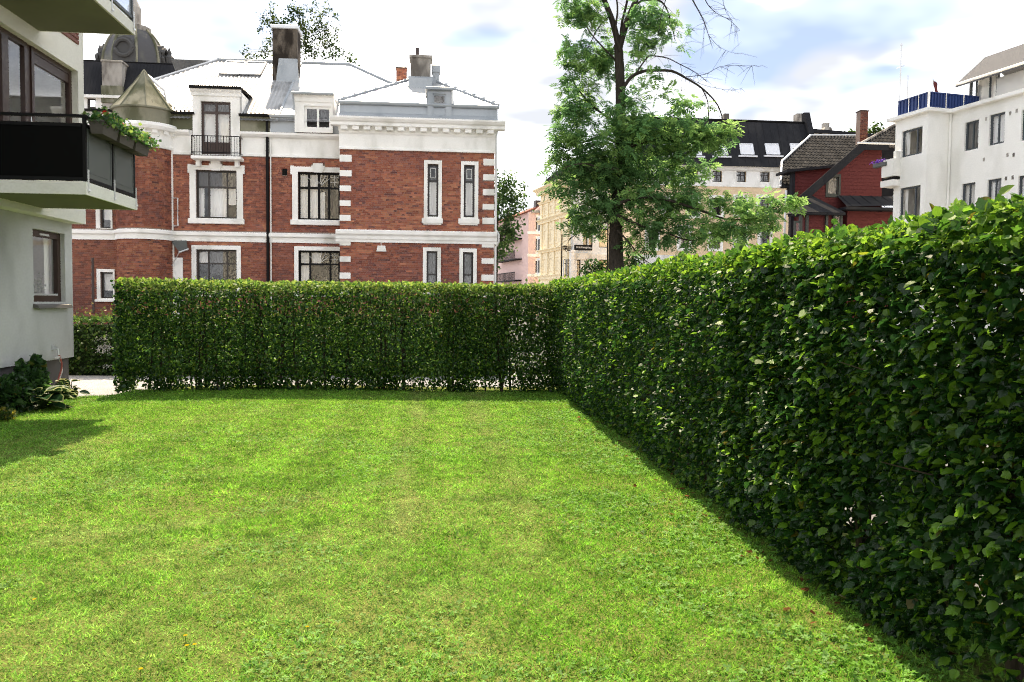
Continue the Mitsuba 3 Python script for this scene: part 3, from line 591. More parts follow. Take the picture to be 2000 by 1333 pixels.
# dark slate slope and white verge right of the cone
sa = ((-11.977, 10.849), (-10.834, 9.092), (-11.652, 9.066))
b = B(); b.add([(sa[0][0], 34.9, sa[0][1]), (sa[1][0], 33.9, sa[1][1] - .05), (sa[2][0] - .3, 33.9, sa[2][1] - .05)], [[0, 2, 1]]); k = b.put(f'{H}__roof', 'm_slate'); tag(k, 'dark slate slope beside the turret cone')
b = B().tube([(sa[0][0], 34.9, sa[0][1] + .05), (sa[1][0] - .3, 34.4, (sa[0][1] + sa[1][1]) / 2 + .2), (sa[1][0] + .05, 33.8, sa[1][1])], .06, 6); b.put(f'{k}__verge', 'm_steel')
# rooms behind the windows
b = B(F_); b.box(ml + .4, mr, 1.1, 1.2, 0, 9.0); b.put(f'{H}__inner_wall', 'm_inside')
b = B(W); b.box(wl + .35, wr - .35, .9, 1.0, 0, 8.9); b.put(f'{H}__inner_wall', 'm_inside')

# ------------------------------------------------------------------ behind the villa on the left: black roofed house, domed building
K = thing('black_roofed_house', 'white house with a black standing seam roof behind the round turret', 'house')
kx0, kx1 = (-18.059, 11.192)[0], (-13.393, 11.348)[0]
ko = R_(-17.330, -16.915, 10.719, 11.576)
kz = (-16.468, 11.648)[1]
b = B(FY(42)); wall_cells(b, kx0, kx1, -.06, kz, [ko], .3); b.put(f'{K}__wall', 'm_white')
window(K, FY(42), *ko, fw=.07, trans=(.5,), fmat='m_darkframe', curtain=[(0, 1, 0, .5, 'm_blind')])
B(FY(42)).box(kx0, kx1, 3, 3.1, 0, kz).put(f'{K}__inner_wall', 'm_inside')
KD = .78; zt = (-15.378, 13.630)[1]; kp = [(kx0, -.15, kz), (kx1 + 3, -.15, kz), (kx1 + 4.2, KD, zt - .05), (kx0, KD, zt)]
b = B(FY(42)); b.quad(*kp); b.quad((kx0, KD, zt), (kx1 + 4.2, KD, zt - .05), (kx1 + 4.2, 4, zt), (kx0, 4, zt + .05)).quad((kx0, 4, zt + .05), (kx1 + 4.2, 4, zt), (kx1 + 4.2, 9, kz), (kx0, 9, kz)); KR = b.put(f'{K}__roof', 'm_slate')
b = B(FY(42))
for k in range(56):
    x = kx0 + k * (kx1 + 4.2 - kx0) / 55; b.tube([(x, -.14, kz + .02), (x, KD, zt - .01)], .012, 4)
b.put(f'{KR}__seam', 'm_slate')
B(FY(42)).tube([(kx0, KD, zt), (kx1 + 4.2, KD, zt - .04)], .04, 6).put(f'{KR}__ridge_cap', 'm_black')
cc = R_(-16.560, -15.608, 12.189, 13.344); cb_ = R_(-16.547, -15.619, 11.636, 12.190)
b = B(FY(41.9)).box(cc[0], cc[1], 0, 1.1, kz - .6, cc[3]); KC = b.put(f'{K}__chimney', 'm_conc')
B(FY(41.9)).bevel(cc[0] - .05, cc[1] + .05, -.05, 1.15, cc[3], cc[3] + .1, .02).put(f'{KC}__cap', 'm_conc')
B(FY(41.9)).bevel(cc[0] - .04, cc[1] + .04, -.06, 1.14, cb_[2] - .3, cb_[3], .02).put(f'{KC}__flashing', 'm_greenish')
B(FY(42)).box(kx0, (-15.573, 11.704)[0], -.2, 0, kz - .08, kz + .06).put(f'{K}__gutter', 'm_white')

DB = thing('domed_building', 'building crowned by a dark weathered dome with a round window and stone figures', 'building')
dc = (-24.419, 20.133); dr0 = (R_(-26.722, -22.099, 19.816, 20.607)); dcx, dzb = dc
R0_ = (dr0[1] - dr0[0]) / 2; ztop = (-24.067, 23.655)[1]
H_ = ztop - dzb
prof = [(R0_ * 1.0, dzb - 2)] + [(R0_ * math.cos(t) ** .9 + .02, dzb + H_ * math.sin(t)) for t in np.linspace(0, 1.30, 12)]
b = B(); b.lathe(prof, (dcx, 66 + R0_), 8, a0=math.radians(22.5)); DD = b.put(f'{DB}__dome', 'm_domeslate')
b = B()
for k in range(8):
    a = math.radians(22.5 + 45 * k); b.tube([(dcx + (r + .03) * math.cos(a), 66 + R0_ + (r + .03) * math.sin(a), z) for r, z in prof], .11, 6)
b.put(f'{DD}__rib', 'm_greenish')
B().lathe([(R0_ + .5, dzb - 30), (R0_ + .5, dzb - 1.6), (R0_ + .8, dzb - 1.5), (R0_ + .8, dzb - 1.0), (R0_ * .9, dzb - .8)], (dcx, 66 + R0_), 8, a0=math.radians(22.5)).put(f'{DB}__drum', 'm_conc')
lt = prof[-1]
B().lathe([(lt[0] + .5, lt[1] - .4), (lt[0] + .55, lt[1]), (lt[0] * .7, lt[1] + .2), (lt[0] * .7, lt[1] + 1.6), (.05, lt[1] + 2.6)], (dcx, 66 + R0_), 12).put(f'{DD}__lantern', 'm_conc')
oz, oy = (-24.558, 21.272)[1], 66.35
for ang in (-90, 0, 180):
    ca, sa_ = math.cos(math.radians(ang)), math.sin(math.radians(ang))
    def round_frame(P, ca=ca, sa_=sa_): # u tangent, v inwards
        rr = R0_ * .93
        return np.stack([dcx + ca * (rr - P[:, 1]) - sa_ * P[:, 0], 66 + R0_ + sa_ * (rr - P[:, 1]) + ca * P[:, 0], P[:, 2]], 1)
    g = B(round_frame)
    t = np.linspace(0, 2 * np.pi, 21)
    g.tube([(.62 * math.cos(x), -.22, oz + .62 * math.sin(x)) for x in t], .16, 6)
    g.prism([(-.95, oz - 1.15), (.95, oz - 1.15), (.80, oz + .2), (.5, oz + .75), (0, oz + .95), (-.5, oz + .75), (-.80, oz + .2)], -.12, .9).box(-1.05, 1.05, -.24, .9, oz - 1.35, oz - 1.13)
    k = g.put(f'{DD}__round_window', 'm_domedark')
    if ang in (0, 180):
        g = B(round_frame)
        g.lathe([(.34, dzb - .2), (.28, dzb + .45), (.36, dzb + .8), (.40, dzb + 1.1), (.17, dzb + 1.35), (.20, dzb + 1.55), (.10, dzb + 1.72), (.03, dzb + 1.95)], (0, -.55), 9)
        g.tube([(.34, -.55, dzb + 1.1), (.58, -.6, dzb + .7), (.42, -.65, dzb + .4)], .10, 5)
        g.put(f'{DB}__stone_figure', 'm_domedark')

# ------------------------------------------------------------------ far street: beige block, pink house, cream house, corner shop, yellow house
def plain_windows(parent, fr, rects, fmat='m_darkframe', fw=.09, mull=(.5,), trans=(.65,), trim=None, tm='m_white', curtain=None, recess=.14):
    for r in rects:
        if trim:
            b = ring(B(fr), (r[0] - trim, r[1] + trim, r[2] - trim, r[3] + trim), r, -.06, .02); k = b.put(f'{parent}__window_surround', tm)
        window(parent, fr, *r, fmat=fmat, fw=fw, mull=mull, trans=trans, recess=recess, curtain=curtain)

G = thing('beige_apartment_block', 'pale beige flat block at the far end of the street, half hidden by a tree', 'building')
gr = [R_(33.902, 34.639, 10.403, 11.342), R_(33.764, 34.420, 7.812, 8.831), R_(33.623, 34.771, 5.616, 6.715)]
gx = [(31.967, 8.776)[0], (35.483, 8.867)[0]]
b = B(FS(118)); wall_cells(b, gx[0], gx[1], -.06, (33.886, 12.345)[1], gr, .3).box(gx[0], gx[1], .3, 10, -.06, (33.886, 12.345)[1]); b.put(f'{G}__wall', 'm_render')
plain_windows(G, FS(118), gr, trans=())
for y in (492, 519, 548):
    z = {492: (33.508, 9.442)[1], 519: (33.529, 7.328)[1], 548: (33.552, 5.054)[1]}[y]
    B(FS(118)).box(gx[0] + .2, gx[1] - .6, -1.2, 0, z - .7, z + .7).put(f'{G}__balcony', 'm_conc')
B(FS(118)).box(gx[0] - .3, gx[1] + .3, -.4, 10.4, (33.886, 12.345)[1], (33.883, 12.658)[1]).put(f'{G}__roof', 'm_slate')

PK = thing('pink_house', 'pink corner house with red gable and iron balconies down the street', 'house')
pw = [R_(31.317, 32.364, 11.128, 12.713), R_(31.211, 31.909, 8.273, 9.927), R_(31.174, 31.872, 5.553, 7.079)]
px0, px1, pz = (30.702, 11.022)[0], (33.146, 11.107)[0], (31.509, 13.359)[1]
b = B(FS(99)); wall_cells(b, px0, px1, -.06, pz, pw, .3); b.prism([(px0 + .5, pz), (px1 + .2, pz), ((px0 + px1) / 2 + .8, (31.982, 14.566)[1])], 0, .4)
b.box(px0, px0 + .3, .3, 22, -.06, pz); b.box(px0 + .3, px1, 21.7, 22, -.06, pz)
b.put(f'{PK}__wall', 'm_pink'); B(FS(99)).box(px0 + .3, px1, 1.0, 1.1, 0, pz).put(f'{PK}__inner_wall', 'm_inside')
plain_windows(PK, FS(99), pw, trim=.35, trans=(.6,))
gf = FN(px0)
for r in (R_(-94.912, -93.159, 10.572, 12.074), R_(-95.041, -93.282, 8.018, 9.524), R_(-94.944, -93.186, 5.381, 6.888), R_(-92.517, -91.257, 10.390, 11.860), R_(-92.424, -91.165, 7.876, 9.348), R_(-92.329, -91.071, 5.300, 6.772)):
    b = ring(B(gf), (r[0] - .25, r[1] + .25, r[2] - .25, r[3] + .3), r, -.08, -.005); b.put(f'{PK}__window_surround', 'm_white')
    k = B(gf).box(r[0], r[1], -.05, -.004, r[2], r[3]).put(f'{PK}__window', 'm_darkframe')
for z in ((30.780, 10.233)[1], (30.812, 7.525)[1], (30.845, 4.678)[1]):
    b = B(gf); b.box(-112, -102, -1.0, 0, z - .15, z)
    for k in range(24): b.tube([(-112 + k * 10 / 23, -1, z), (-112 + k * 10 / 23, -1, z + 1)], .04, 4)
    b.tube([(-112, -1, z + 1), (-102, -1, z + 1)], .06, 4); b.put(f'{PK}__balcony', 'm_black')
B(FS(99)).box(px0 - .1, px0 + .9, -.12, -.005, 0, pz).put(f'{PK}__pilaster', 'm_pink')
for z in ((31.543, 10.522)[1], (31.577, 7.611)[1], (31.608, 5.023)[1]): B(FS(99)).box(px0 - .2, px1, -.2, 0, z, z + .35).put(f'{PK}__string_course', 'm_white')
b = B(FS(99)); b.prism([(px0 - .5, pz), (px1, pz), (px1, pz + 2.2), (px0 + 3, pz + 1.6)], .5, 22); b.put(f'{PK}__roof', 'm_roofred')
B(FS(99)).box(px0 + 1.2, px0 + 2.2, 1, 2, pz, (31.210, 15.058)[1]).put(f'{PK}__chimney', 'm_brown')
B(FS(99)).prism([(px0 + .3, pz - .1), (px1 + .2, pz - .1), (px1 + .2, pz + .2), (px0 + .3, pz + .2)], -.5, .5).put(f'{PK}__cornice', 'm_conc')

C = thing('cream_house', 'cream town house with pilasters and ledges left of the big tree', 'house')
cn = FN(29.8); cu0, cu1, cz_ = -91.5, -80.9, 15.0
b = B(cn); b.quad((cu0, 0, 0), (cu1, 0, 0), (cu1, 0, cz_), (cu0, 0, cz_)).box(cu0, cu1, .1, 12, 0, cz_); b.put(f'{C}__wall', 'm_cream')
for z0, z1, d in ((4.4, 4.9, .35), (7.55, 7.9, .45), (11.0, 11.5, .5), (13.3, 13.6, .35), (14.4, 15.1, .9)):
    b = B(cn).prof([(.02, z0), (-d * .4, z0), (-d * .5, (z0 + z1) / 2), (-d, z1 - .08), (-d, z1), (.02, z1 + .05)], cu0 - d * .6, cu1); b.put(f'{C}__ledge', 'm_cream')
for k in range(5):
    for z0, z1 in ((4.95, 7.5), (7.95, 10.95), (11.55, 13.25)):
        u = cu0 + .4 + k * 2.25; B(cn).bevel(u, u + .62, -.16, .02, z0, z1, .03).put(f'{C}__pilaster', 'm_cream')
for k in range(4):
    u = cu0 + 1.35 + k * 2.2
    for z0, z1 in ((5.3, 7.0), (8.4, 10.3), (11.9, 13.0)): b = ring(B(cn), (u, u + 1.4, z0, z1), (u + .22, u + 1.18, z0 + .2, z1 - .2), -.07, -.004); b.put(f'{C}__blind_panel', 'm_cream')
for r in range(14): B(cn).box(cu0 + .05, cu1, -.05, -.003, 5.0 - .36 * (r + 2), 5.0 - .36 * (r + 2) + .30).put(f'{C}__stone_course', 'm_cream')
b = B(cn); b.prism([(cu0 - .4, cz_), (cu1, cz_), (cu1, cz_ + 2.2), (cu0 + 1.5, cz_ + 1.2)], .2, 11); b.put(f'{C}__roof', 'm_slate')
rg = np.random.default_rng(51); b = B(cn)
scatter(b, LEAF2, LEAF2T, np.stack([rg.uniform(cu0 + 3, cu1, 400), rg.uniform(-.2, 1.2, 400), cz_ + .3 + np.abs(rg.normal(0, .5, 400))], 1), rg.normal(0, 1, (400, 3)) + [0, 0, 1], rg.normal(0, 1, (400, 3)), rg.uniform(.2, .35, 400), np.array([.035, .07, .025]) * rg.uniform(.6, 1.4, (400, 1)))
b.V[-1] = cn(b.V[-1]); b.put(f'{C}__roof_plants', 'm_treeleaf', color=True)

SH = thing('white_corner_shop', 'white corner house with black window frames and shop sign under the big tree', 'building')
sf = FS(80.5)
sw = [R_(31.076, 31.605, 7.840, 9.591), R_(31.723, 32.195, 7.858, 9.613), R_(28.905, 29.253, 4.502, 6.302), R_(29.312, 29.603, 4.509, 6.311), R_(30.423, 30.834, 4.256, 6.285), R_(32.963, 34.519, 4.312, 6.361), R_(32.909, 34.461, 7.688, 9.673), R_(36.028, 37.123, 7.771, 9.886), R_(36.089, 37.187, 4.364, 6.600)]
sx0, sx1, sz = 29.84, (37.874, 8.032)[0], (31.644, 13.755)[1]
b = B(sf); wall_cells(b, sx0, sx1, -.06, sz, sw, .3); b.box(sx0, sx1, 6, 6.3, 0, sz).box(sx0, sx0 + .3, .3, 6, 0, sz); b.put(f'{SH}__wall', 'm_render')
plain_windows(SH, sf, sw, fmat='m_black', fw=.08, mull=(), trans=(.75,))
B(sf).box(sx0, sx1, 1.5, 1.6, 0, sz).put(f'{SH}__inner_wall', 'm_inside')
for y in (0,):
    b = B(sf); z = (31.752, 6.863)[1]; b.prof([(.02, z - .5), (-.15, z - .5), (-.3, z), (-.3, z + .15), (.02, z + .2)], sx0 - .1, sx1); b.put(f'{SH}__ledge', 'm_white')
sg = R_(29.798, 31.834, 7.256, 7.825)
b = B(FS(79.7)).bevel(sg[0], sg[1], 0, .12, sg[2], sg[3], .02); SG = b.put(f'{SH}__shop_sign', 'm_black'); tag(SG, 'black sign board with small white lettering')
tm = meshkit.text_mesh('Commwegning', .21, .01)
v = np.array(tm.vertices); v = v * [(sg[1] - sg[0] - .3) / np.ptp(v[:, 0]), 1, 1]
put(f'{SG}__lettering', mikit.ply((FS(79.68)(np.stack([v[:, 0] + sg[0] + .15, -v[:, 2], v[:, 1] + (sg[2] + sg[3]) / 2 - .06], 1)), np.array(tm.faces)), 'm_white'))
b = B(FS(79.5)); c = (29.520, 5.561); b.lathe([(.26, 0), (.26, c[1] + 1.4), (.34, c[1] + 1.5), (.34, c[1] + 1.7)], (c[0], .2), 14); b.put(f'{SH}__column', 'm_white')
c = (27.944, 6.547)
b = B(FS(78.5)); b.tube([(c[0], 0, 0), (c[0], 0, c[1] + 2.2)], .06, 6); b.put(f'{SH}__downpipe', 'm_black')
rg = np.random.default_rng(52); k = 300
bc = (28.298, 7.221)
BK = thing('wrought_iron_bracket', 'curly dark wrought iron bracket beside the black shop sign', 'bracket')
b = B(FS(78.1))
for i in range(14):
    a = rg.uniform(0, 6.28); cx_, cz2 = bc[0] + rg.uniform(-.35, .35), bc[1] + rg.uniform(-.2, .2); t = np.linspace(a, a + 5, 10); rr = np.linspace(.08, .22, 10)
    b.tube(np.stack([cx_ + rr * np.cos(t), rg.uniform(-.1, .1) + 0 * t, cz2 + rr * np.sin(t)], 1), .022, 4)
b.tube([(bc[0] - .4, 0, bc[1] + .25), (bc[0] + .7, 0, bc[1] + .25)], .03, 5); b.put(f'{BK}__scrollwork', 'm_black')
bx = R_(27.839, 28.290, 3.511, 3.988)
B(FS(78.1)).bevel(bx[0], bx[1], -.15, .15, bx[2], bx[3], .04).put(f'{SH}__meter_box', 'm_panel')

Yb = thing('yellow_apartment_house', 'long yellow house with white window surrounds and a dark grey roof with skylights', 'building')
yf = FY(64); yx0, yx1 = (16.096, 9.689)[0], (30.894, 12.962)[0]; yz = (25.054, 13.061)[1]
yw = [R_(16.565, 17.372, 11.529, 12.437), R_(18.523, 19.336, 11.576, 12.487), R_(20.493, 21.310, 11.624, 12.537), R_(22.518, 23.339, 11.674, 12.589), R_(24.554, 25.381, 11.723, 12.641), R_(26.559, 27.390, 11.772, 12.693),
      R_(18.529, 19.343, 8.837, 10.249), R_(20.546, 21.364, 8.878, 10.294), R_(22.530, 23.353, 8.960, 10.380), R_(24.526, 25.397, 9.043, 10.467), R_(26.489, 27.410, 9.126, 10.512),
      R_(17.167, 17.979, 6.188, 7.811), R_(19.867, 20.685, 6.233, 7.862), R_(22.459, 23.327, 6.234, 7.869), R_(24.591, 25.465, 6.227, 7.867), R_(26.691, 27.526, 6.261, 7.906)]
b = B(yf); wall_cells(b, yx0, yx1, -.06, yz, yw, .3); b.box(yx0, yx1, 9.7, 10, 0, yz).box(yx0, yx0 + .3, .3, 9.7, 0, yz); YW = b.put(f'{Yb}__wall', 'm_yellow'); B(yf).box(yx0 + .3, yx1, 1.0, 1.1, 0, yz).put(f'{Yb}__inner_wall', 'm_inside')
plain_windows(Yb, yf, yw, fmat='m_darkframe', trim=.22, trans=(.62,), curtain=[(.05, .3, .05, .95, 'm_curtain')])
b = B(yf); b.prof([(.02, yz - .5), (-.2, yz - .4), (-.45, yz), (.02, yz)], yx0 - .2, yx1); b.put(f'{Yb}__cornice', 'm_white')
b = B(FY(63.95)); wall_cells(b, yx0, yx1, yz - 1.75, yz - .45, yw[:6], .06); b.quad((yx0, 0, yz - 1.75), (yx1, 0, yz - 1.75), (yx1, .06, yz - 1.75), (yx0, .06, yz - 1.75)); b.put(f'{Yb}__frieze', 'm_white')
z = (22.187, 5.634)[1]; B(yf).box(yx0, yx1, -.12, .02, 0, z).put(f'{Yb}__ground_storey', 'm_render')
yr0 = (24.891, 63.600, 13.238); ytop = (26.788, 65.264, 16.976)
b = B(); y0_, z0_, y1_, z1_ = yr0[1], yr0[2], ytop[1], ytop[2]
b.quad((yx0 - .3, y0_ - .15, z0_ - .337), (yx1, y0_ - .15, z0_ - .337), (yx1, y1_, z1_), (yx0 - .3, y1_, z1_)).quad((yx0 - .3, y1_, z1_), (yx1, y1_, z1_), (yx1, y1_ + 5, z0_), (yx0 - .3, y1_ + 5, z0_)); YR = b.put(f'{Yb}__roof', 'm_slate')
b = B()
for x in np.arange(yx0, yx1, .65): b.tube([(x, y0_ - .14, z0_ - .31), (x, y1_, z1_ + .02)], .03, 4)
b.put(f'{YR}__seam', 'm_slate')
B().tube([(yx0 - .3, y1_, z1_ + .03), (yx1, y1_, z1_ + .03)], .1, 6).put(f'{YR}__ridge_cap', 'm_black')
for p, q_ in (((18.431, 63.795, 13.677), (19.391, 64.209, 14.607)), ((20.486, 63.822, 13.738), (21.507, 64.239, 14.673)), ((22.642, 63.851, 13.802), (23.726, 64.270, 14.742)), ((24.864, 63.901, 13.914), (25.961, 64.301, 14.812)), ((27.052, 63.930, 13.979), (28.168, 64.332, 14.882)), ((29.211, 63.959, 14.044), (30.302, 64.361, 14.948))):
    d = np.array([0, -.07, .07]); x0, x1 = p[0], q_[0]
    P = [np.array([x0, p[1], p[2]]), np.array([x1, p[1], p[2]]), np.array([x1, q_[1], q_[2]]), np.array([x0, q_[1], q_[2]])]
    k = name(f'{YR}__skylight'); g = B()
    for i in range(4): g.tube([P[i] + d, P[(i + 1) % 4] + d], .05, 4)
    g.quad(*[v + d for v in P]); g.box(x0 - .25, x1 + .25, p[1] - .22, p[1] + .0, p[2] - .18, p[2] - .05); scene[k] = mikit.ply(g.mesh(), 'm_skylight')
gb = R_(30.389, 30.831, 12.956, 17.314)
b = B(FX(yx1)); b.prism([(y0_ - .6, z0_ - .9), (y0_ - .6, z0_ - .1), (y1_, z1_ + .9), (y1_ + .5, z1_ + .9), (y1_ + .5, z0_ - .9)], -.4, .05); b.put(f'{Yb}__gable_parapet', 'm_slate')
for r in (R_(25.277, 25.696, 17.678, 18.481), R_(31.944, 32.513, 17.889, 18.699)): B(FY(69)).box(r[0], r[1], 0, .8, r[2] - 1, r[3]).put(f'{Yb}__chimney', 'm_conc')

Q = thing('dark_roofed_house', 'low white house with a dark roof edge and pale chimney beyond the red house', 'house')
qr = R_(36.113, 40.376, 17.683, 18.568)
B(FY(75)).box(qr[0], qr[1] + 2, 0, 6, 0, qr[3] - .2).put(f'{Q}__wall', 'm_render')
B(FY(75)).prism([(qr[0] - .3, qr[3] - .2), (qr[1] + 2.3, qr[3] - .5), (qr[1] + 2.3, qr[3] - .2), (qr[0] - .3, qr[3] + .12)], -.4, 6.3).put(f'{Q}__roof', 'm_slate')
qc = R_(37.483, 38.002, 18.702, 19.389)
B(FY(75)).box(qc[0], qc[1], 0, .6, qc[2] - 1, qc[3]).prism([(qc[0] - .5, qc[2] - .8), (qc[1] + .4, qc[2] - .8), (qc[1] + .05, qc[2] + .2), (qc[0] - .05, qc[2] + .2)], -.3, .9).put(f'{Q}__chimney', 'm_conc')

# ------------------------------------------------------------------ red timber house
E_ = thing('red_timber_house', 'dark red timber house with grey pantile roofs and a brick chimney', 'house')
ef = FY(41.6)
gab = [(19.709, 4.912), (19.633, 7.578), (22.676, 10.206), (24.072, 10.301), (24.252, 4.989)]
gw = R_(21.060, 21.668, 7.617, 8.579)
poly = Polygon(gab).difference(sbox(gw[0], gw[2], gw[1], gw[3]))
zs0, zs1 = poly.bounds[1], poly.bounds[3]
def boards(parent, frame, poly, pitch=.19, mt='m_red', v=0.0):
    z = poly.bounds[1] + .001
    while z < poly.bounds[3] - .02:
        s = poly.intersection(sbox(poly.bounds[0], z, poly.bounds[2], z + pitch - .006))
        for g in getattr(s, 'geoms', [s]):
            if g.geom_type == 'Polygon' and g.area > .004:
                b = B(lambda P, z=z: frame(np.stack([P[:, 0], P[:, 1] + (P[:, 2] - z) / pitch * .022, P[:, 2]], 1)))
                b.prism(g, v - .03, v); b.put(f'{parent}__plank', mt)
        z += pitch
b = B(ef).prism(Polygon(gab), .01, .25).prism([(gab[1][0], 0), (gab[3][0], 0), (gab[3][0], gab[0][1] + .3), (gab[1][0], gab[0][1] + .3)], -.02, .25)
wk = B(ef); wall_cells(wk, gab[0][0], gab[3][0], -.06, gab[0][1], [], .2); wk.prism(Polygon(gab).difference(sbox(gw[0], gw[2], gw[1], gw[3])), .012, .2); EW = wk.put(f'{E_}__wall', 'm_red')
boards(EW, ef, poly)
b = ring(B(ef), (gw[0] - .11, gw[1] + .11, gw[2] - .14, gw[3] + .14), gw, -.07, .0); b.put(f'{E_}__window_surround', 'm_greygreen')
window(E_, ef, *gw, fmat='m_greygreen', fw=.06, recess=.02, curtain=[(0, 1, 0, 1, 'm_blind')])
# verge boards
V_ = [(19.172, 7.350), (22.562, 10.301), (24.187, 10.321)]
b = B(FY(41.1))
def strip(p, q, w, v0, v1):
    d = np.array(q) - np.array(p); nrm = np.array([-d[1], d[0]]) / np.linalg.norm(d)
    b.prism([p, q, tuple(np.array(q) - nrm * w), tuple(np.array(p) - nrm * w)], v0, v1)
strip(V_[0], V_[1], .42, 0, .06); strip(V_[1], V_[2], .32, .0, .06); b.put(f'{E_}__verge_board', 'm_slate')
TILE = np.array([(.019, .0195, .021), (.026, .0265, .028), (.014, .0145, .016), (.034, .033, .033)])
def tiles(key, poly, plane_z, slope_deg, seed, pitch=.215, row=.33):
    """Pantiles on a slope facing -y: poly in (x, y); plane_z(y)."""
    g = np.random.default_rng(seed); pg = Polygon(poly); x0, y0, x1, y1 = pg.bounds
    c = math.cos(math.radians(slope_deg)); n = np.array([0, -math.sin(math.radians(slope_deg)), c]); up = np.array([0, c, math.sin(math.radians(slope_deg))])
    b = B(); sx = np.array([0, .2, .4, .6, .8, 1.0]); hz = np.array([.0, .045, .055, .02, .0, .0]) + .01
    for j in range(int((y1 - y0) / (row * c)) + 1):
        for i in range(int((x1 - x0) / pitch) + 1):
            x, y = x0 + i * pitch, y0 + j * row * c
            if not pg.contains(shapely.Point(x + pitch / 2, y + row * c / 2)): continue
            o = np.array([x, y, plane_z(y)]); k = len(sx)
            P = [o + np.array([s * pitch, 0, 0]) + n * (h + .03) for s, h in zip(sx, hz)] + [o + np.array([s * pitch, 0, 0]) + up * (row + .03) + n * h for s, h in zip(sx, hz)] + [o + np.array([s * pitch, 0, 0]) + n * (h - .03) for s, h in zip(sx, hz)]
            q = [[a, a + 1, k + a + 1, k + a] for a in range(k - 1)] + [[2 * k + a, 2 * k + a + 1, a + 1, a] for a in range(k - 1)]
            b.add(P, q, TILE[g.integers(4)] * g.uniform(.8, 1.25))
    k = b.put(key, 'm_varsat', color=True); tag(k, kind='stuff'); return k
rr0 = (22.035, 44.500, 8.488); rt = (25.060, 48.752, 12.316); s42 = math.tan(math.radians(42))
zRR = lambda y: rr0[2] + (y - rr0[1]) * s42
rp = [(19.619, 44.309, 8.316)[:2], (20.572, 46.340, 10.145)[:2], (23.442, 48.683, 12.254)[:2], (27.146, 48.840, 12.396)[:2], (25.972, 46.034, 9.869)[:2], (23.234, 44.421, 8.417)[:2]]
b = B(); tr = trimesh.creation.triangulate_polygon(Polygon(rp), engine='earcut'); b.add(np.array([[x, y, zRR(y) - .02] for x, y in tr[0]]), tr[1]); ER = b.put(f'{E_}__roof', 'm_slate')
tiles(f'{ER}__tile', rp, zRR, 42, 3)
b = B(); yb = rt[1]; b.quad((rp[2][0], yb, zRR(yb) - .02), (rp[3][0] + 4, yb, zRR(yb) - .02), (rp[3][0] + 4, yb + 4, zRR(yb) - 3.6), (rp[2][0], yb + 4, zRR(yb) - 3.6)); b.put(f'{ER}__back_slope', 'm_slate')
b = B()
for p, q_ in zip(rp[:3], rp[1:4]): b.tube([(p[0], p[1], zRR(p[1]) + .07), (q_[0], q_[1], zRR(q_[1]) + .07)], .07, 6)
b.put(f'{ER}__ridge_cap', 'm_steel')
# small roof dormer wall left of the gable
dm = [(20.250, 7.798), (20.209, 9.265), (22.870, 9.594), (22.924, 7.858)]
b = B(FY(43.8)); b.prism(dm, .012, .3).prism([(dm[0][0], 0), (dm[3][0], 0), (dm[3][0], dm[0][1]), (dm[0][0], dm[0][1])], .0, .3); k = b.put(f'{E_}__wall', 'm_red'); boards(k, FY(43.8), Polygon(dm))
b = B(FY(43.5)); dd = [(19.591, 9.229), (22.862, 9.629)]; b.prism([dd[0], dd[1], (dd[1][0], dd[1][1] - .14), (dd[0][0], dd[0][1] - .14)], -.1, 1.4); b.put(f'{E_}__roof', 'm_slate')
b = B(FY(43.7)); c0_ = (20.094, 8.471)[0]; b.box(c0_ - .08, c0_ + .10, -.02, .3, 0, dm[1][1]); b.put(f'{E_}__corner_board', 'm_slate')
b = B(FY(43.7)).tube([(c0_ - .4, 0, (19.532, 8.113)[1]), (c0_ - .5, 0, 0)], .06, 6); b.put(f'{E_}__downpipe', 'm_steel')
# half hip above the gable eaves
hp = [(22.435, 41.264, 10.135)[:2], (25.969, 43.369, 11.902)[:2], (27.170, 43.429, 11.952)[:2], (25.956, 41.418, 10.265)[:2]]
h0 = (23.263, 41.300, 10.166); zRH = lambda y: h0[2] + (y - h0[1]) * math.tan(math.radians(40))
b = B(); tr = trimesh.creation.triangulate_polygon(Polygon(hp), engine='earcut'); b.add(np.array([[x, y, zRH(y) - .02] for x, y in tr[0]]), tr[1]); k = b.put(f'{E_}__roof', 'm_slate'); tag(k, 'half hip of pantiles above the red gable')
tiles(f'{k}__tile', hp, zRH, 40, 4)
b = B(); b.tube([(hp[0][0], hp[0][1], zRH(hp[0][1]) + .06), (hp[1][0], hp[1][1], zRH(hp[1][1]) + .06)], .08, 6); b.put(f'{k}__hip_cap', 'm_conc')
b = B(FY(41.0)).tube([(hp[0][0], .1, V_[1][1] + .03), (hp[3][0], .1, V_[1][1] + .03)], .06, 6); b.put(f'{k}__gutter', 'm_steel')
ec = R_(23.800, 24.255, 10.962, 12.590)
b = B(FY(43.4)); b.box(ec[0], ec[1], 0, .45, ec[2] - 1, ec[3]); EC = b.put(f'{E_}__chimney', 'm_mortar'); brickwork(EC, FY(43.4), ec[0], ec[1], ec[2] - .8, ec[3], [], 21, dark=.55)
B(FY(43.4)).bevel(ec[0] - .04, ec[1] + .04, -.04, .49, ec[3], ec[3] + .07, .01).put(f'{EC}__cap', 'm_brown')
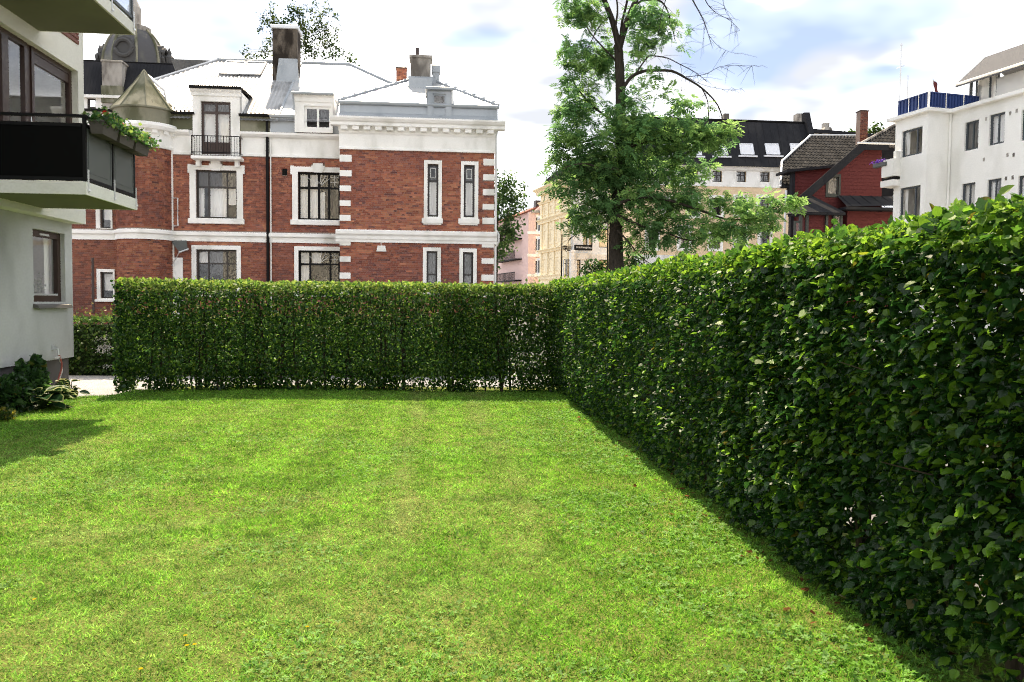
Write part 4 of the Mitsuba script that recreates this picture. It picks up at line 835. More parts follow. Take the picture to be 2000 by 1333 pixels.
# porch with hipped roof, lean-to
pp = [(18.886, 6.500), (21.403, 6.498), (20.734, 7.257), (19.643, 7.286)]; pt = (20.803, 7.496)
b = B(); x0, z0 = pp[0]; x1, z1 = pp[1]; b.add([(x0, 40.2, z0), (x1, 40.2, z1), (x1 + .1, 41.7, z1), (x0 - .1, 41.7, z0), ((x0 + x1) / 2, 41.5, pt[1] + .05)], [[0, 1, 4], [1, 2, 4], [3, 0, 4], [0, 3, 2], [0, 2, 1]]).box(x0, x1, 40.22, 41.6, z0 - .12, z0 - .005); PO = b.put(f'{E_}__porch_roof', 'm_slate')
b = B(FY(40.6)); b.box(x0 + .45, x1 - .55, 0, .9, 0, z0 - .12); k = b.put(f'{E_}__porch_wall', 'm_red'); boards(k, FY(40.6), sbox(x0 + .5, z0 - 1.9, x1 - .9, z0 - .14))
b = B(FY(40.55)); 
for u in (x0 + .15, x0 + .5, x1 - .95, x1 - .15): b.box(u, u + .13, -.1, .06, 0, z0 - .13)
b.put(f'{E_}__porch_post', 'm_greygreen')
ll = [(21.443, 6.843), (24.139, 6.955)]; lt_ = (23.405, 7.609)[1]
b = B(); b.quad((ll[0][0], 40.2, ll[0][1]), (ll[1][0] + 1, 40.2, ll[1][1]), (ll[1][0] + 1, 41.6, lt_), (ll[0][0] + .15, 41.6, lt_)).box(ll[0][0], ll[1][0] + 1, 40.22, 41.6, ll[0][1] - .15, ll[0][1] - .01); k = b.put(f'{E_}__porch_roof', 'm_slate'); tag(k, 'dark lean-to roof right of the porch')
b = B()
for x in np.arange(ll[0][0] + .3, ll[1][0] + 1, .6): b.tube([(x, 40.2, ll[0][1] + .02), (x, 41.6, lt_ + .02)], .02, 4)
b.put(f'{k}__seam', 'm_slate')
b = B(FY(40.9)); b.box(ll[0][0] + .4, ll[1][0] + 1, 0, .6, 0, ll[0][1] - .16); k = b.put(f'{E_}__porch_wall', 'm_red'); boards(k, FY(40.9), sbox(ll[0][0] + .4, ll[0][1] - 2, ll[1][0] + 1, ll[0][1] - .18))
for r in (R_(20.976, 21.261, 5.100, 6.347), R_(18.828, 19.080, 5.039, 5.951)):
    b = ring(B(FY(40.5)), (r[0] - .1, r[1] + .1, r[2], r[3] + .1), r, -.03, .03); k = b.put(f'{E_}__window', 'm_greygreen')
    B(FY(40.5)).quad((r[0], 0, r[2]), (r[1], 0, r[2]), (r[1], 0, r[3]), (r[0], 0, r[3])).put(f'{k}__pane', 'm_glass')

# ------------------------------------------------------------------ white modern house at the right
M_ = thing('white_modern_house', 'white rendered house with a projecting bay, blue roof terrace railing and grey penthouse roof', 'house')
A, Bs, Cc = FN(28.25), FS(30.0), FN(29.53)
zr_ = 10.55
aw_ = [R_(-31.581, -30.311, 8.658, 9.898), R_(-31.586, -30.311, 5.785, 7.221)]
b = B(A); wall_cells(b, -32.0, -30.0, -.06, zr_, aw_, .3); b.put(f'{M_}__wall', 'm_brightrender')
b = B(Bs); b.quad((28.25, 0, -.06), (29.53, 0, -.06), (29.53, 0, zr_), (28.25, 0, zr_)); b.put(f'{M_}__wall', 'm_brightrender')
cw = [R_(-29.197, -28.449, 8.617, 9.892), R_(-27.900, -27.127, 8.621, 9.938), R_(-26.322, -25.545, 8.534, 9.794), R_(-29.246, -28.521, 6.110, 7.163), R_(-27.882, -27.182, 6.045, 7.148), R_(-26.367, -25.607, 5.867, 7.092)]
b = B(Cc); wall_cells(b, -30.0, -17.0, -.06, zr_, cw, .3); b.put(f'{M_}__wall', 'm_brightrender')
B(A).box(-32.0, -31.9, .3, 10, -.06, zr_).put(f'{M_}__wall', 'm_brightrender')
B(Cc).box(-31.5, -17, 1.4, 1.5, 0, zr_ - .1).put(f'{M_}__inner_wall', 'm_inside')
for r in aw_: window(M_, A, *r, fmat='m_slatefr', fw=.08, mull=(.70,), trans=(), recess=.08, curtain=[(.05, .22, .02, .95, 'm_curtain')])
for i, r in enumerate(cw): window(M_, Cc, *r, fmat='m_slatefr', fw=.08, mull=(.52,), trans=(), recess=.08, curtain=[(.0, 1, .0, 1, 'm_blind' if i == 0 else 'm_curtain')] if i in (0, 1, 3) else [(.05, .45, .05, .9, 'm_curtain')])
b = B(); b.f = ident
S3 = lambda n, s, z: NV * n + SV * s + np.array([0, 0, z])
cor = [(28.0, 32.3), (28.0, 29.75), (29.28, 29.75), (29.28, 17.0), (40, 17.0), (40, 32.3)]
g = trimesh.creation.extrude_polygon(Polygon(cor), .15, engine='earcut'); w = g.vertices
b.add(np.array([S3(a[0], a[1], a[2] + zr_ - .08) for a in w]), g.faces); b.put(f'{M_}__cornice', 'm_brightrender')
b = B(Bs).tube([(29.45, -.06, zr_ - .1), (29.45, -.06, 0)], .05, 8); b.put(f'{M_}__downpipe', 'm_brightrender')
# blue terrace railing: profiled panels between white posts
rz0, rz1 = zr_ + .22, (-30.183, 11.363)[1]
def railing(fr, u0, u1, n):
    for k in range(n):
        a, c = u0 + (u1 - u0) * k / n, u0 + (u1 - u0) * (k + 1) / n; m = (a + c) / 2; g = B(fr)
        g.quad((a, 0, rz0), (m, 0, rz0), (m, 0, rz1), (a, 0, rz1)).quad((m, 0, rz0), (m + .02, .05, rz0), (m + .02, .05, rz1), (m, 0, rz1)).quad((m + .02, .05, rz0), (c - .02, .05, rz0), (c - .02, .05, rz1), (m + .02, .05, rz1)).quad((c - .02, .05, rz0), (c, 0, rz0), (c, 0, rz1), (c - .02, .05, rz1))
        k2 = g.put(f'{RLN}__panel', 'm_blue')
RLN = name(f'{M_}__terrace_railing')
rx1 = (31.682, 11.401)[0]
b = B(); 
for fr, u0, u1 in ((FN(28.35), -32, -30.1), (FS(30.1), 28.35, rx1)):
    g = B(fr); g.box(u0, u1, -.02, .07, rz1, rz1 + .05).box(u0, u1, -.02, .07, rz0 - .08, rz0); b.V += g.V; b.C += g.C
    for f in g.F: b.F.append(f + b.n)
    b.n += g.n
scene[RLN] = mikit.ply(b.mesh(), 'm_blue')
railing(FN(28.35), -32, -30.1, 9); railing(FS(30.1), 28.35, rx1, 20)
for p in ((28.33, 30.08), (28.33, 31.3), (28.33, 30.7), (29.3, 30.08), (30.3, 30.08)):
    c = S3(*p, 0); B().tube([c + [0, 0, rz0 - .1], c + [0, 0, rz1 + .08]], .018 if p != (28.33, 30.08) else .05, 8).put(f'{RLN}__post', 'm_white')
for p in ((-28.079, 9.838), (-26.881, 9.813), (-26.566, 9.848), (-28.106, 8.095), (-26.927, 8.089), (-26.629, 8.037), (-26.956, 7.104), (-26.635, 7.100)):
    B(Cc).bevel(p[0] - .05, p[0] + .05, -.02, .02, p[1] - .10, p[1] + .06, .008).put(f'{M_}__wall_vent', 'm_conc')
# penthouse
pn = FN(31.0); po = R_(-30.483, -28.986, 11.040, 12.215)
pe = [(24.246, 35.780, 12.040), (25.204, 32.625, 12.276)]; pr0 = (26.891, 37.471, 13.931); pr1 = (27.124, 35.150, 13.803)
us = -float(np.dot(pe[0], SV))
b = B(pn); zph = pe[0][2] - .1
wall_cells(b, us + .5, -15, rz0 - .3, zph, [po], .2); b.box(us + .5, us + .7, .2, 6, rz0 - .3, zph); b.put(f'{M_}__penthouse_wall', 'm_grayroof2')
window(M_, pn, *po, fmat='m_slatefr', fw=.08, mull=(.22, .72), recess=.06, curtain=[(.2, .9, .0, 1, 'm_curtain')])
B(pn).box(us + .7, -15, 1.2, 1.3, rz0, zph).put(f'{M_}__inner_wall', 'm_inside')
u_r = -float(np.dot(pr0, SV)); n_r = float(np.dot(pr0, NV)); n_e = float(np.dot(pe[0], NV)); z_e, z_r = pe[0][2], pr0[2]
b = B(); P = [S3(n_e, -us, z_e), S3(n_e, 15, z_e), S3(n_r, 15, z_r), S3(n_r, -u_r, z_r)]
b.add([*P, *[p - [0, 0, .14] for p in P]], [[0, 1, 2, 3], [4, 7, 6, 5], [0, 4, 5, 1], [0, 3, 7, 4]]); b.quad(P[3], P[2], S3(2 * n_r - n_e, 15, z_e), S3(2 * n_r - n_e, -u_r, z_e)); PR = b.put(f'{M_}__penthouse_roof', 'm_grayroof')
b = B(); b.tube([P[0], P[1]], .06, 8).tube([P[0] + [0, 0, .02], P[3] + [0, 0, .02]], .05, 6); b.put(f'{PR}__gutter', 'm_white')
# balconies left of the bay
for r, lab in ((R_(-32.391, -31.616, 7.832, 8.983), None),):
    b = B(FN(28.0)); b.box(r[0] + .6, r[1], 0, .9, r[2] + .75, r[3] + .0).box(r[0], r[1], -.15, .9, r[2] - .02, r[2] + .80); b.put(f'{M_}__balcony', 'm_brightrender')
    B(FN(28.0)).box(r[0] + .02, r[1], -.02, .9, r[2] - .18, r[2] - .06).put(f'{M_}__gap_shade_strip', 'm_black')  # solid black strip painted in as the shade of a gap
    B(FN(28.0)).box(r[0] - .05, r[1], -.15, .9, r[2] - .48, r[2] - .19).put(f'{M_}__balcony_slab', 'm_brightrender')
    fl = (-32.543, 8.570)
FB = thing('purple_flower_box', 'flower box full of purple blossom on the corner of the white balcony', 'flower box')
b = B(FN(27.75)).bevel(fl[0] - .35, fl[0] + .5, 0, .22, fl[1] - .22, fl[1] - .02, .02); b.put(f'{FB}__box', 'm_panel')
rg = np.random.default_rng(77); b = B(); n_ = 500
P = FN(27.75)(np.stack([rg.normal(fl[0], .20, n_), rg.normal(.1, .10, n_), fl[1] + np.abs(rg.normal(0, .07, n_)) - .02], 1))
scatter(b, LEAF2, LEAF2T, P, rg.normal(0, 1, (n_, 3)), rg.normal(0, 1, (n_, 3)), rg.uniform(.05, .09, n_), np.where(rg.random((n_, 1)) < .7, [[.16, .06, .45]], [[.05, .10, .03]]) * rg.uniform(.6, 1.3, (n_, 1))); b.put(f'{FB}__blossom', 'm_treeleaf', color=True)
for nm, p, top, r, lab in (('antenna_mast', (-32.192, 11.441), (-32.217, 14.214)[1], .03, 'tall thin antenna mast left of the blue terrace'), ('flag_pole', (-32.039, 11.672), (-32.085, 12.703)[1], .025, 'short pole behind the blue railing, nearest the antenna mast')):
    k = thing(nm, lab, 'antenna' if 'ant' in nm else 'pole'); c = S3(28.6 if 'ant' in nm else 28.9, -p[0], 0)
    b = B().tube([c + [0, 0, zr_], c + [0, 0, top]], r, 6)
    if 'ant' in nm: b.tube([c + SV * .25 + [0, 0, top - 1.1], c - SV * .25 + [0, 0, top - 1.1]], .015, 5).tube([c + [0, 0, top - .1], c + [0, 0, top]], .05, 6)
    scene[k] = mikit.ply(b.mesh(), 'm_steel')
k = thing('small_flag', 'small red and dark flag hanging on a short pole above the blue terrace', 'flag'); c = S3(29.3, 30.9, 0); z = (28.672, 12.295)[1]
B().tube([c + [0, 0, zr_], c + [0, 0, z]], .02, 6).put(f'{k}__pole', 'm_steel')
b = B(); g = [[c + NV * (.02 + .08 * i + .02 * j) + SV * .03 * math.sin(i * 2 + j) + [0, 0, z - .05 - .12 * j - .06 * i] for i in range(4)] for j in range(6)]
b.add(np.array(g).reshape(-1, 3), [[j * 4 + i, j * 4 + i + 1, j * 4 + i + 5, j * 4 + i + 4] for j in range(5) for i in range(3)]); b.put(f'{k}__cloth', 'm_red')

# ------------------------------------------------------------------ the pale apartment house at the left, its side parallel to the right hedge
L = thing('apartment_house', 'pale rendered apartment house with brown framed windows and stacked balconies at the left edge', 'building')
XG, XU, XO = -6.05, -5.823, -4.47
yE = 14.0; y0L = 1.0
G_, U_, O_ = FX(XG), FX(XU), FX(XO)
zu = 2.84; zs0, zs1 = 2.935, 3.10   # upper wall foot, balcony slab
gwn = R_(12.696, 13.733, 1.543, 2.652); gwn[0] -= .0
b = B(G_); b.f = FX(XG); wall_cells(b, y0L, yE, .62, zu + .05, [gwn], .16)
b.quad((yE, 0, .62), (yE, 8, .62), (yE, 8, zu + .05), (yE, 0, zu + .05)).quad((y0L, .0, .62), (yE, .0, .62), (yE, .07, .62), (y0L, .07, .62)); LW = b.put(f'{L}__wall', 'm_greyrender')
b = B(G_); b.box(y0L, yE - .04, .07, .3, -.06, .62); b.put(f'{L}__plinth', 'm_plinth')
# ground floor window
k = window(L, G_, *gwn, fmat='m_brown', fw=.10, recess=.07, curtain=[(.0, .22, 0, 1, 'm_curtain'), (.80, 1, 0, 1, 'm_curtain')], label='brown ground floor window with a grey sill')
b = B(G_); b.box(gwn[0] + .10, gwn[1] - .10, .072, .076, gwn[2] + .08, gwn[2] + .13).box(gwn[0] + .105, gwn[0] + .14, .07, .08, gwn[2] + .1, gwn[3] - .1); b.put(f'{k}__glazing_bead', 'm_steel')
B(G_).box(gwn[0] + .35, gwn[1] - .40, .055, .072, gwn[3] - .075, gwn[3] - .045).put(f'{k}__air_vent', 'm_steel')
b = B(G_); b.prof([(-.09, gwn[2] - .10), (-.075, gwn[2] - .05), (.08, gwn[2] - .01), (.08, gwn[2] - .08), (-.07, gwn[2] - .10)], gwn[0] - .03, gwn[1] + .05); b.put(f'{k}__sill', 'm_sill')
# plant pots on the inner sill
rg = np.random.default_rng(8); b = B(); n_ = 160
c = np.stack([np.full(n_, XG - .24) + rg.normal(0, .03, n_), rg.choice([gwn[0] + .35, gwn[0] + .62, gwn[1] - .35], n_) + rg.normal(0, .06, n_), gwn[2] + .16 + np.abs(rg.normal(0, .10, n_))], 1)
scatter(b, LEAF2, LEAF2T, c, rg.normal(0, 1, (n_, 3)) + [0, 0, .6], rg.normal(0, 1, (n_, 3)), rg.uniform(.04, .08, n_), np.array([.30, .34, .28]) * rg.uniform(.5, 1.3, (n_, 1))); b.put(f'{k}__sill_plants', 'm_treeleaf', color=True)
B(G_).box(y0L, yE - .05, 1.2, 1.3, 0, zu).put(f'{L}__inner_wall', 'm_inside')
# upper wall, set forward; window band
dx = [R_(9.357, 11.816, 3.166, 5.092), R_(11.838, 12.325, 3.437, 5.394), R_(12.533, 13.726, 3.606, 5.462)]
zb_ = 3.12
wb = [9.2, (13.786, 4.802)[0], zb_, (13.214, 5.298)[1]]
ztop_ = wb[3]
b = B(U_); wall_cells(b, y0L, yE, zu, 13.0, [(9.0, wb[1], zb_, ztop_)], .28)
b.quad((yE, 0, zu), (yE, 8, zu), (yE, 8, 13), (yE, 0, 13)).quad((y0L, 0, zu), (yE, 0, zu), (yE, .3, zu), (y0L, .3, zu)); k = b.put(f'{L}__wall', 'm_warmrender'); tag(k, 'smooth upper wall standing slightly forward of the ground floor')
a, c = (12.337, 4.811)[0], (12.520, 4.862)[0]
m0 = (11.781, 4.657)[0]
window(L, U_, 9.0, m0 - .0, zb_, ztop_, fmat='m_brown', fw=.10, mull=(.5,), recess=.10, curtain=[(0, .2, 0, 1, 'm_curtain')], label='brown balcony window nearest the viewer')
k = window(L, U_, m0, a + .03, zb_, ztop_, fmat='m_brown', fw=.075, recess=.10, part='balcony_door', curtain=[(.05, .5, 0, 1, 'm_curtain')])
B(U_).tube([(a - .05, .07, zb_ + 1.0), (a - .05, .02, zb_ + 1.0), (a - .05, .02, zb_ + 1.16)], .014, 6).put(f'{k}__handle', 'm_steel')
B(U_).box(a + .032, c - .03, .12, .2, zb_, ztop_).put(f'{L}__window_post', 'm_brown')
k = window(L, U_, c - .028, wb[1], zb_, ztop_ - .0, fmat='m_brown', fw=.08, recess=.10, curtain=[(.0, 1, .0, .40, 'm_curtain')], label='brown window nearest the house corner with a net curtain')
B(U_).box(c + .055, wb[1] - .083, .11, .2, ztop_ - .22, ztop_ - .083).put(f'{k}__blind_box', 'm_brown')
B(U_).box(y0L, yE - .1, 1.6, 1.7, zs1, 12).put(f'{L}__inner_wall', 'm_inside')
# brick red slatted panel under the upper balcony
rp_ = R_(13.141, 13.805, 5.619, 5.846); rp_[2] = (13.801, 5.727)[1]
b = B(U_)
for i in range(9): b.bevel(rp_[0] - .1, rp_[1], -.02, .01, rp_[2] + i * .078, rp_[2] + i * .078 + .066, .006)
b.put(f'{L}__vent_panel', 'm_redbrown')
# balconies: slab, railing, panels, brackets
yF, yR = 10.77, 12.53
def slab(z0, z1, lab):
    b = B(); b.bevel(XU - .05, XO - .03, yF + .03, yR - .02, z0 + .002, z1 - .002, .006); k = b.put(f'{L}__balcony_slab', 'm_soffit_shade'); tag(k, lab)
    b = B(); b.box(XO - .03, XO, yF, yR, z0, z1).box(XU, XO - .03, yF, yF + .03, z0, z1).box(XU, XO - .03, yR - .02, yR, z0, z1); b.put(f'{k}__fascia', 'm_warmrender')
    for y in (yF + .06, (yF + yR) / 2 + .02, yR - .06):
        B().box(XO, XO + .012, y - .012, y + .012, z0 + .03, z1 + .16).lathe([(.02, z0 + .05), (.02, z0 + .075)], (XO + .014, y), 8).put(f'{k}__bracket', 'm_steel')
    return k
slab(zs0, zs1, 'lower balcony slab, shade and grass green painted underneath')
zs2 = 5.52
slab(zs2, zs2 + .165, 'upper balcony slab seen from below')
RLB = name(f'{L}__balcony_railing')
zp0, zp1, zh = 3.16, 3.80, 3.955
b = B(); r_ = .022
fy = yF + .05; ox = XO - .03
b.box(XU, ox, fy - .03, fy + .03, zh - .035, zh).box(ox - .03, ox + .03, fy - .03, yR - .05, zh - .035, zh)
b.box(XU, ox - .03, fy - .02, fy + .02, zp1 - .0, zp1 + .045).box(ox - .02, ox + .02, fy, yR - .05, zp1, zp1 + .045).box(XU, ox, fy - .02, fy + .02, zp0 - .045, zp0).box(ox - .02, ox + .02, fy, yR - .05, zp0 - .045, zp0)
for y in (fy, (fy + yR) / 2, yR - .06): b.box(ox - .02, ox + .02, y - .02, y + .02, zs1 - .01, zh - .03)
for x in (-5.78,): b.box(x - .02, x + .02, fy - .021, fy + .021, zs1, zh - .03)
scene[RLB] = mikit.ply(b.mesh(), 'm_black')
for a, c in ((-5.80, ox - .025),): k = B(FY(fy)).bevel(a, c, -.012, .012, zp0 + .002, zp1 - .002, .004).put(f'{RLB}__front_panel', 'm_panel_shaded')
ym = (fy + yR) / 2
for a, c in ((fy + .025, ym - .024), (ym + .024, yR - .085)):
    b = B(FX(ox)); b.bevel(a, c, -.012, .012, zp0 + .002, zp1 - .002, .004)
    ring(b, (a + .05, c - .05, zp0 + .07, zp1 - .05), (a + .058, c - .058, zp0 + .082, zp1 - .06), -.018, -.011); b.put(f'{RLB}__side_panel', 'm_panel')
# upper railing with glass
RLU = name(f'{L}__balcony_railing'); zq = zs2 + .165
b = B()
for z in (zq + .05, zq + .95): b.box(ox - .02, ox + .02, fy, yR - .05, z, z + .045).box(XU, ox - .02, fy - .02, fy + .02, z, z + .045)
for y in (fy, ym, yR - .06): b.box(ox - .022, ox + .022, y - .022, y + .022, zq - .01, zq + .95)
scene[RLU] = mikit.ply(b.mesh(), 'm_slatefr')
for a, c in ((fy + .03, ym - .03), (ym + .03, yR - .09)): B(FX(ox)).quad((a, 0, zq + .1), (c, 0, zq + .1), (c, 0, zq + .94), (a, 0, zq + .94)).put(f'{RLU}__glass_panel', 'm_frosted')
B(FY(fy)).quad((XU + .02, 0, zq + .1), (ox - .03, 0, zq + .1), (ox - .03, 0, zq + .94), (XU + .02, 0, zq + .94)).put(f'{RLU}__glass_panel', 'm_frosted')
B().lathe([(.09, zq + .55), (.16, zq + .62), (.12, zq + .76), (.05, zq + .80)], (XO + .12, yR - .15), 12).put(f'{RLU}__lamp', 'm_lead')
B().box(XU - 4, XU + .6, y0L, yE + .3, 13.0, 13.2).put(f'{L}__roof', 'm_slate')

# flower boxes hung outside the side railing
FLO = {'red': (.55, .03, .02), 'pink': (.75, .25, .22)}
for i, (ya, yb, lab) in enumerate(((10.84, 11.36, 'flower box in deep shade nearest the balcony corner, red geraniums above'), (11.40, 11.93, 'middle flower box of red and pink geraniums on the balcony railing'), (11.97, 12.52, 'flower box of pink geraniums at the far end of the balcony railing'))):
    K_ = thing('flower_box', lab, 'flower box', 'flower boxes on the balcony railing'); zb = 3.73
    b = B(); x0, x1 = XO + .01, XO + .20
    P = [(x0 + .02, ya + .03, zb), (x1 - .03, ya + .03, zb), (x1 - .03, yb - .03, zb), (x0 + .02, yb - .03, zb), (x0, ya, zb + .165), (x1, ya, zb + .165), (x1, yb, zb + .165), (x0, yb, zb + .165)]
    b.add(P, [[0, 3, 2, 1], [0, 1, 5, 4], [1, 2, 6, 5], [2, 3, 7, 6], [3, 0, 4, 7], [4, 5, 6, 7]]).box(x0 - .004, x1 + .012, ya - .01, yb + .01, zb + .15, zb + .172); b.put(f'{K_}__box', 'm_box')
    B().box(XO - .06, x0 + .02, (ya + yb) / 2 - .012, (ya + yb) / 2 + .012, zb + .12, zb + .14).put(f'{K_}__hook', 'm_black')
    rg = np.random.default_rng(20 + i); n_ = 520; b = B()
    P = np.stack([rg.normal((x0 + x1) / 2 + .02, .075, n_), rg.uniform(ya - .03, yb + .03, n_), zb + .15 + np.abs(rg.normal(0.03, .075, n_))], 1); P[:120, 0] += .07; P[:120, 2] -= .05
    cl = np.where(rg.random((n_, 1)) < .35, [[.16, .24, .05]], [[.05, .13, .03]]) * rg.uniform(.5, 1.4, (n_, 1))
    scatter(b, LEAF4, LEAF4T, P, rg.normal(0, 1, (n_, 3)) + [0.5, 0, .3], rg.normal(0, .7, (n_, 3)) + [.3, -.2, 1], rg.uniform(.035, .06, n_), cl); k = b.put(f'{K_}__leaves', 'm_leaf', color=True); tag(k, kind='stuff')
    for j in range(2):
        c = np.array([rg.normal((x0 + x1) / 2 + .03, .05), ya + (j + .5) * (yb - ya) / 2 + rg.normal(0, .03), zb + .25 + rg.uniform(0, .06)])
        b = B(); m = 46; D_ = rg.normal(0, 1, (m, 3)); D_[:, 2] = np.abs(D_[:, 2]); D_ = unit(D_)
        col = FLO['red'] if (i == 0 or rg.random() < .4) else FLO['pink']
        scatter(b, LEAF2, LEAF2T, c + D_ * .025, D_ + rg.normal(0, .5, (m, 3)), rg.normal(0, 1, (m, 3)), rg.uniform(.018, .03, m), np.array(col) * rg.uniform(.7, 1.25, (m, 1)))
        b.tube([c - [0, 0, .14], c], .004, 4, (.05, .10, .03)); b.put(f'{K_}__flower', 'm_treeleaf', color=True)
# outside tap with hose on the wall corner
TP = thing('garden_hose', 'thin red and white hose hanging from a tap at the house corner', 'hose')
ty_ = (13.240, 0.651)[0]
b = B(FX(XG + .001)); b.box(ty_ - .03, ty_ + .03, -.05, -.001, .78, .86).tube([(ty_, -.03, .80), (ty_, -.09, .80), (ty_, -.10, .70)], .014, 6).tube([(ty_ - .10, -.08, .66), (ty_ + .04, -.09, .67), (ty_ + .08, -.08, .62)], .012, 6); b.put(f'{TP}__tap', 'm_steel')
t = np.linspace(0, 1, 16); b = B(FX(XG)); b.tube(np.stack([ty_ + .05 + .05 * np.sin(t * 5), -.08 - .02 * np.sin(t * 7), .70 - .64 * t], 1), .013, 7); b.put(f'{TP}__tube', 'm_hose')
b = B(FX(XG)); b.tube(np.stack([ty_ + .085 + .05 * np.sin(t * 5), -.07 - .02 * np.sin(t * 7), .62 - .58 * t], 1), .008, 6); b.put(f'{TP}__cable', 'm_white')

# ------------------------------------------------------------------ clipped hedges
def hedge_leaves(rg, n, face, a0, a1, z0, z1, thick, along_x, pos, gaps=0.0, seed=0, amp=.11):
    """Leaf positions, tip directions and facings on one face of a hedge. face: +1/-1 outward along the cross axis, 0 = the top."""
    a, z = rg.uniform(a0, a1, n), rg.uniform(z0, z1, n)
    if face == 0:
        c = rg.uniform(0, thick, n); h = z1 + .10 * (meshkit.fbm(np.stack([a * 2.1, c * 2.1, 0 * a], 1), 3, seed) - .5) - np.abs(rg.normal(0, .06, n)) + (rg.random(n) < .03) * rg.uniform(0, .07, n)
        P = np.stack([a, pos + c, h], 1) if along_x else np.stack([pos + c, a, h], 1); out = np.array([0, 0, 1.0])
    else:
        bul = amp * 2 * (meshkit.fbm(np.stack([a * 1.3, z * 1.3, 0 * a], 1), 3, seed) - .5) + .05 * (meshkit.noise(np.stack([a * 6, z * 6, 0 * a], 1), seed + 2) - .5)
        taper = np.clip((.55 - z) / .55, 0, 1) * .16 + np.clip((z - z1 + .12) / .12, 0, 1) * .05
        d = np.abs(rg.normal(0, .075, n)) - .02 + taper - bul
        if gaps:
            g = meshkit.fbm(np.stack([a * 2.6, z * 1.5, 0 * a], 1), 3, seed + 5) + .10 * np.clip((z - .5) / .8, -1, 1)
            keep = (g > gaps) | (rg.random(n) < .10); a, z, d = a[keep], z[keep], d[keep]
        P = np.stack([a, pos - face * d, z], 1) if along_x else np.stack([pos - face * d, a, z], 1)
        out = np.array([0, face, 0.0]) if along_x else np.array([face, 0, 0.0])
    m = len(P)
    A = out * rg.uniform(.3, 1.1, (m, 1)) + rg.normal(0, .52, (m, 3)) + np.array([0, 0, -.38 if face else .1])
    Nn = out * rg.uniform(-.05, .65, (m, 1)) + rg.normal(0, .42, (m, 3)) + np.array([0, 0, .95])
    return P, A, Nn
def leaf_tint(rg, n, base=(.021, .066, .013), young=(.13, .26, .022), share=.27):
    c = np.where(rg.random((n, 1)) < share, np.array(young), np.array(base)) * rg.uniform(.55, 1.45, (n, 1))
    return c * np.array([1, 1, 1]) + np.where(rg.random((n, 1)) < .012, [[.10, .045, .0]], [[0, 0, 0]])
def stems(b, rg, n, a0, a1, along_x, pos, thick, h, r=(.008, .022), twigs=5):
    for i in range(n):
        a, c = rg.uniform(a0, a1), pos + rg.uniform(.2, .8) * thick; la, lc = rg.normal(0, .12), rg.normal(0, .08); rr = rg.uniform(*r)
        pt = lambda t, da=0, dc=0, dz=0: ([a + la * t + da, c + lc * t + dc, h * t + dz] if along_x else [c + lc * t + dc, a + la * t + da, h * t + dz])
        b.tube([pt(0), pt(.35, rg.normal(0, .02)), pt(.7, rg.normal(0, .03)), pt(.95)], [rr, rr * .8, rr * .6, rr * .3], 5)
        for k in range(twigs):
            t = rg.uniform(.12, .8); da, dc, dz = rg.normal(0, .14), rg.normal(0, .22), rg.uniform(.1, .4)
            b.tube([pt(t), pt(t, da * .5, dc * .5, dz * .6), pt(t, da, dc, dz)], [rr * .35, rr * .25, .002], 3)

rg = np.random.default_rng(101)
HR = thing('clipped_hedge', 'tall leafy hedge along the right side of the lawn, its near leaves large and glossy', 'hedge')
X0, X1, HZ = 2.06, 2.92, 1.97
near, far = B(), B()
parts = []
for (n, face, a0, a1, z0, z1, pos, gaps) in ((26000, -1, .3, 5.6, .04, HZ, X0, .30), (11000, -1, 2.2, 5.6, .04, HZ, X0 + .10, .36), (29000, -1, 5.6, 14.4, .04, HZ, X0, .28), (9000, 0, .3, 5.6, 0, HZ, X0, 0), (13000, 0, 5.6, 14.6, 0, HZ, X0, 0), (9000, 1, .3, 14.4, .1, HZ, X1, .36)):
    P, A, Nn = hedge_leaves(rg, n, face, a0, a1, z0, z1, X1 - X0, False, pos, gaps, 31)
    s = (.020 + .040 * rg.random(len(P)) ** 1.3); col = leaf_tint(rg, len(P))
    top = P[:, 2] > HZ - .13; col[top] = np.maximum(col[top], leaf_tint(rg, int(top.sum()), (.060, .150, .018), (.19, .33, .03), .40))  # topmost leaves coloured lighter, standing in for sun shining through them
    is_near = a1 <= 5.7 and face <= 0
    if is_near and not parts:
        d = np.linalg.norm(P - np.array(EYE), axis=1); vis = (P[:, 1] > 2.75) & (P[:, 0] < X0 + .05) & (P[:, 2] < 2.0)
        order = [i for i in np.argsort(d / s) if vis[i]][:295]; parts = [(P[i], A[i], Nn[i], s[i], i) for i in order]
        keep = np.ones(len(P), bool); keep[order] = False; P, A, Nn, s, col = P[keep], A[keep], Nn[keep], s[keep], col[keep]
    if is_near:
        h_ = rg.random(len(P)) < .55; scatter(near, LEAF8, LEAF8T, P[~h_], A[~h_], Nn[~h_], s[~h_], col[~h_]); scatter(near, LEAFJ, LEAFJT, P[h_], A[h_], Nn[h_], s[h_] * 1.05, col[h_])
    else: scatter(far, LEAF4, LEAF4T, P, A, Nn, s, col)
# inner leaves that close the middle of the hedge
n = 15000; P = np.stack([rg.uniform(X0 + .12, X1 - .1, n), rg.uniform(.3, 14.5, n), HZ * rg.random(n) ** .8], 1)
P = P[(P[:, 2] > .25) | (rg.random(n) < .3)]
scatter(far, LEAF4, LEAF4T, P, rg.normal(0, 1, P.shape), rg.normal(0, .6, P.shape) + [0, 0, .5], rg.uniform(.05, .085, len(P)), leaf_tint(rg, len(P)))
n = 5200; P = np.stack([rg.uniform(X0 + .15, X1 - .05, n), rg.uniform(2.0, 7.0, n), rg.uniform(.25, 1.3, n)], 1)
scatter(far, LEAF4, LEAF4T, P, rg.normal(0, 1, P.shape), rg.normal(0, .6, P.shape) + [0, 0, .5], rg.uniform(.05, .08, n), leaf_tint(rg, n))
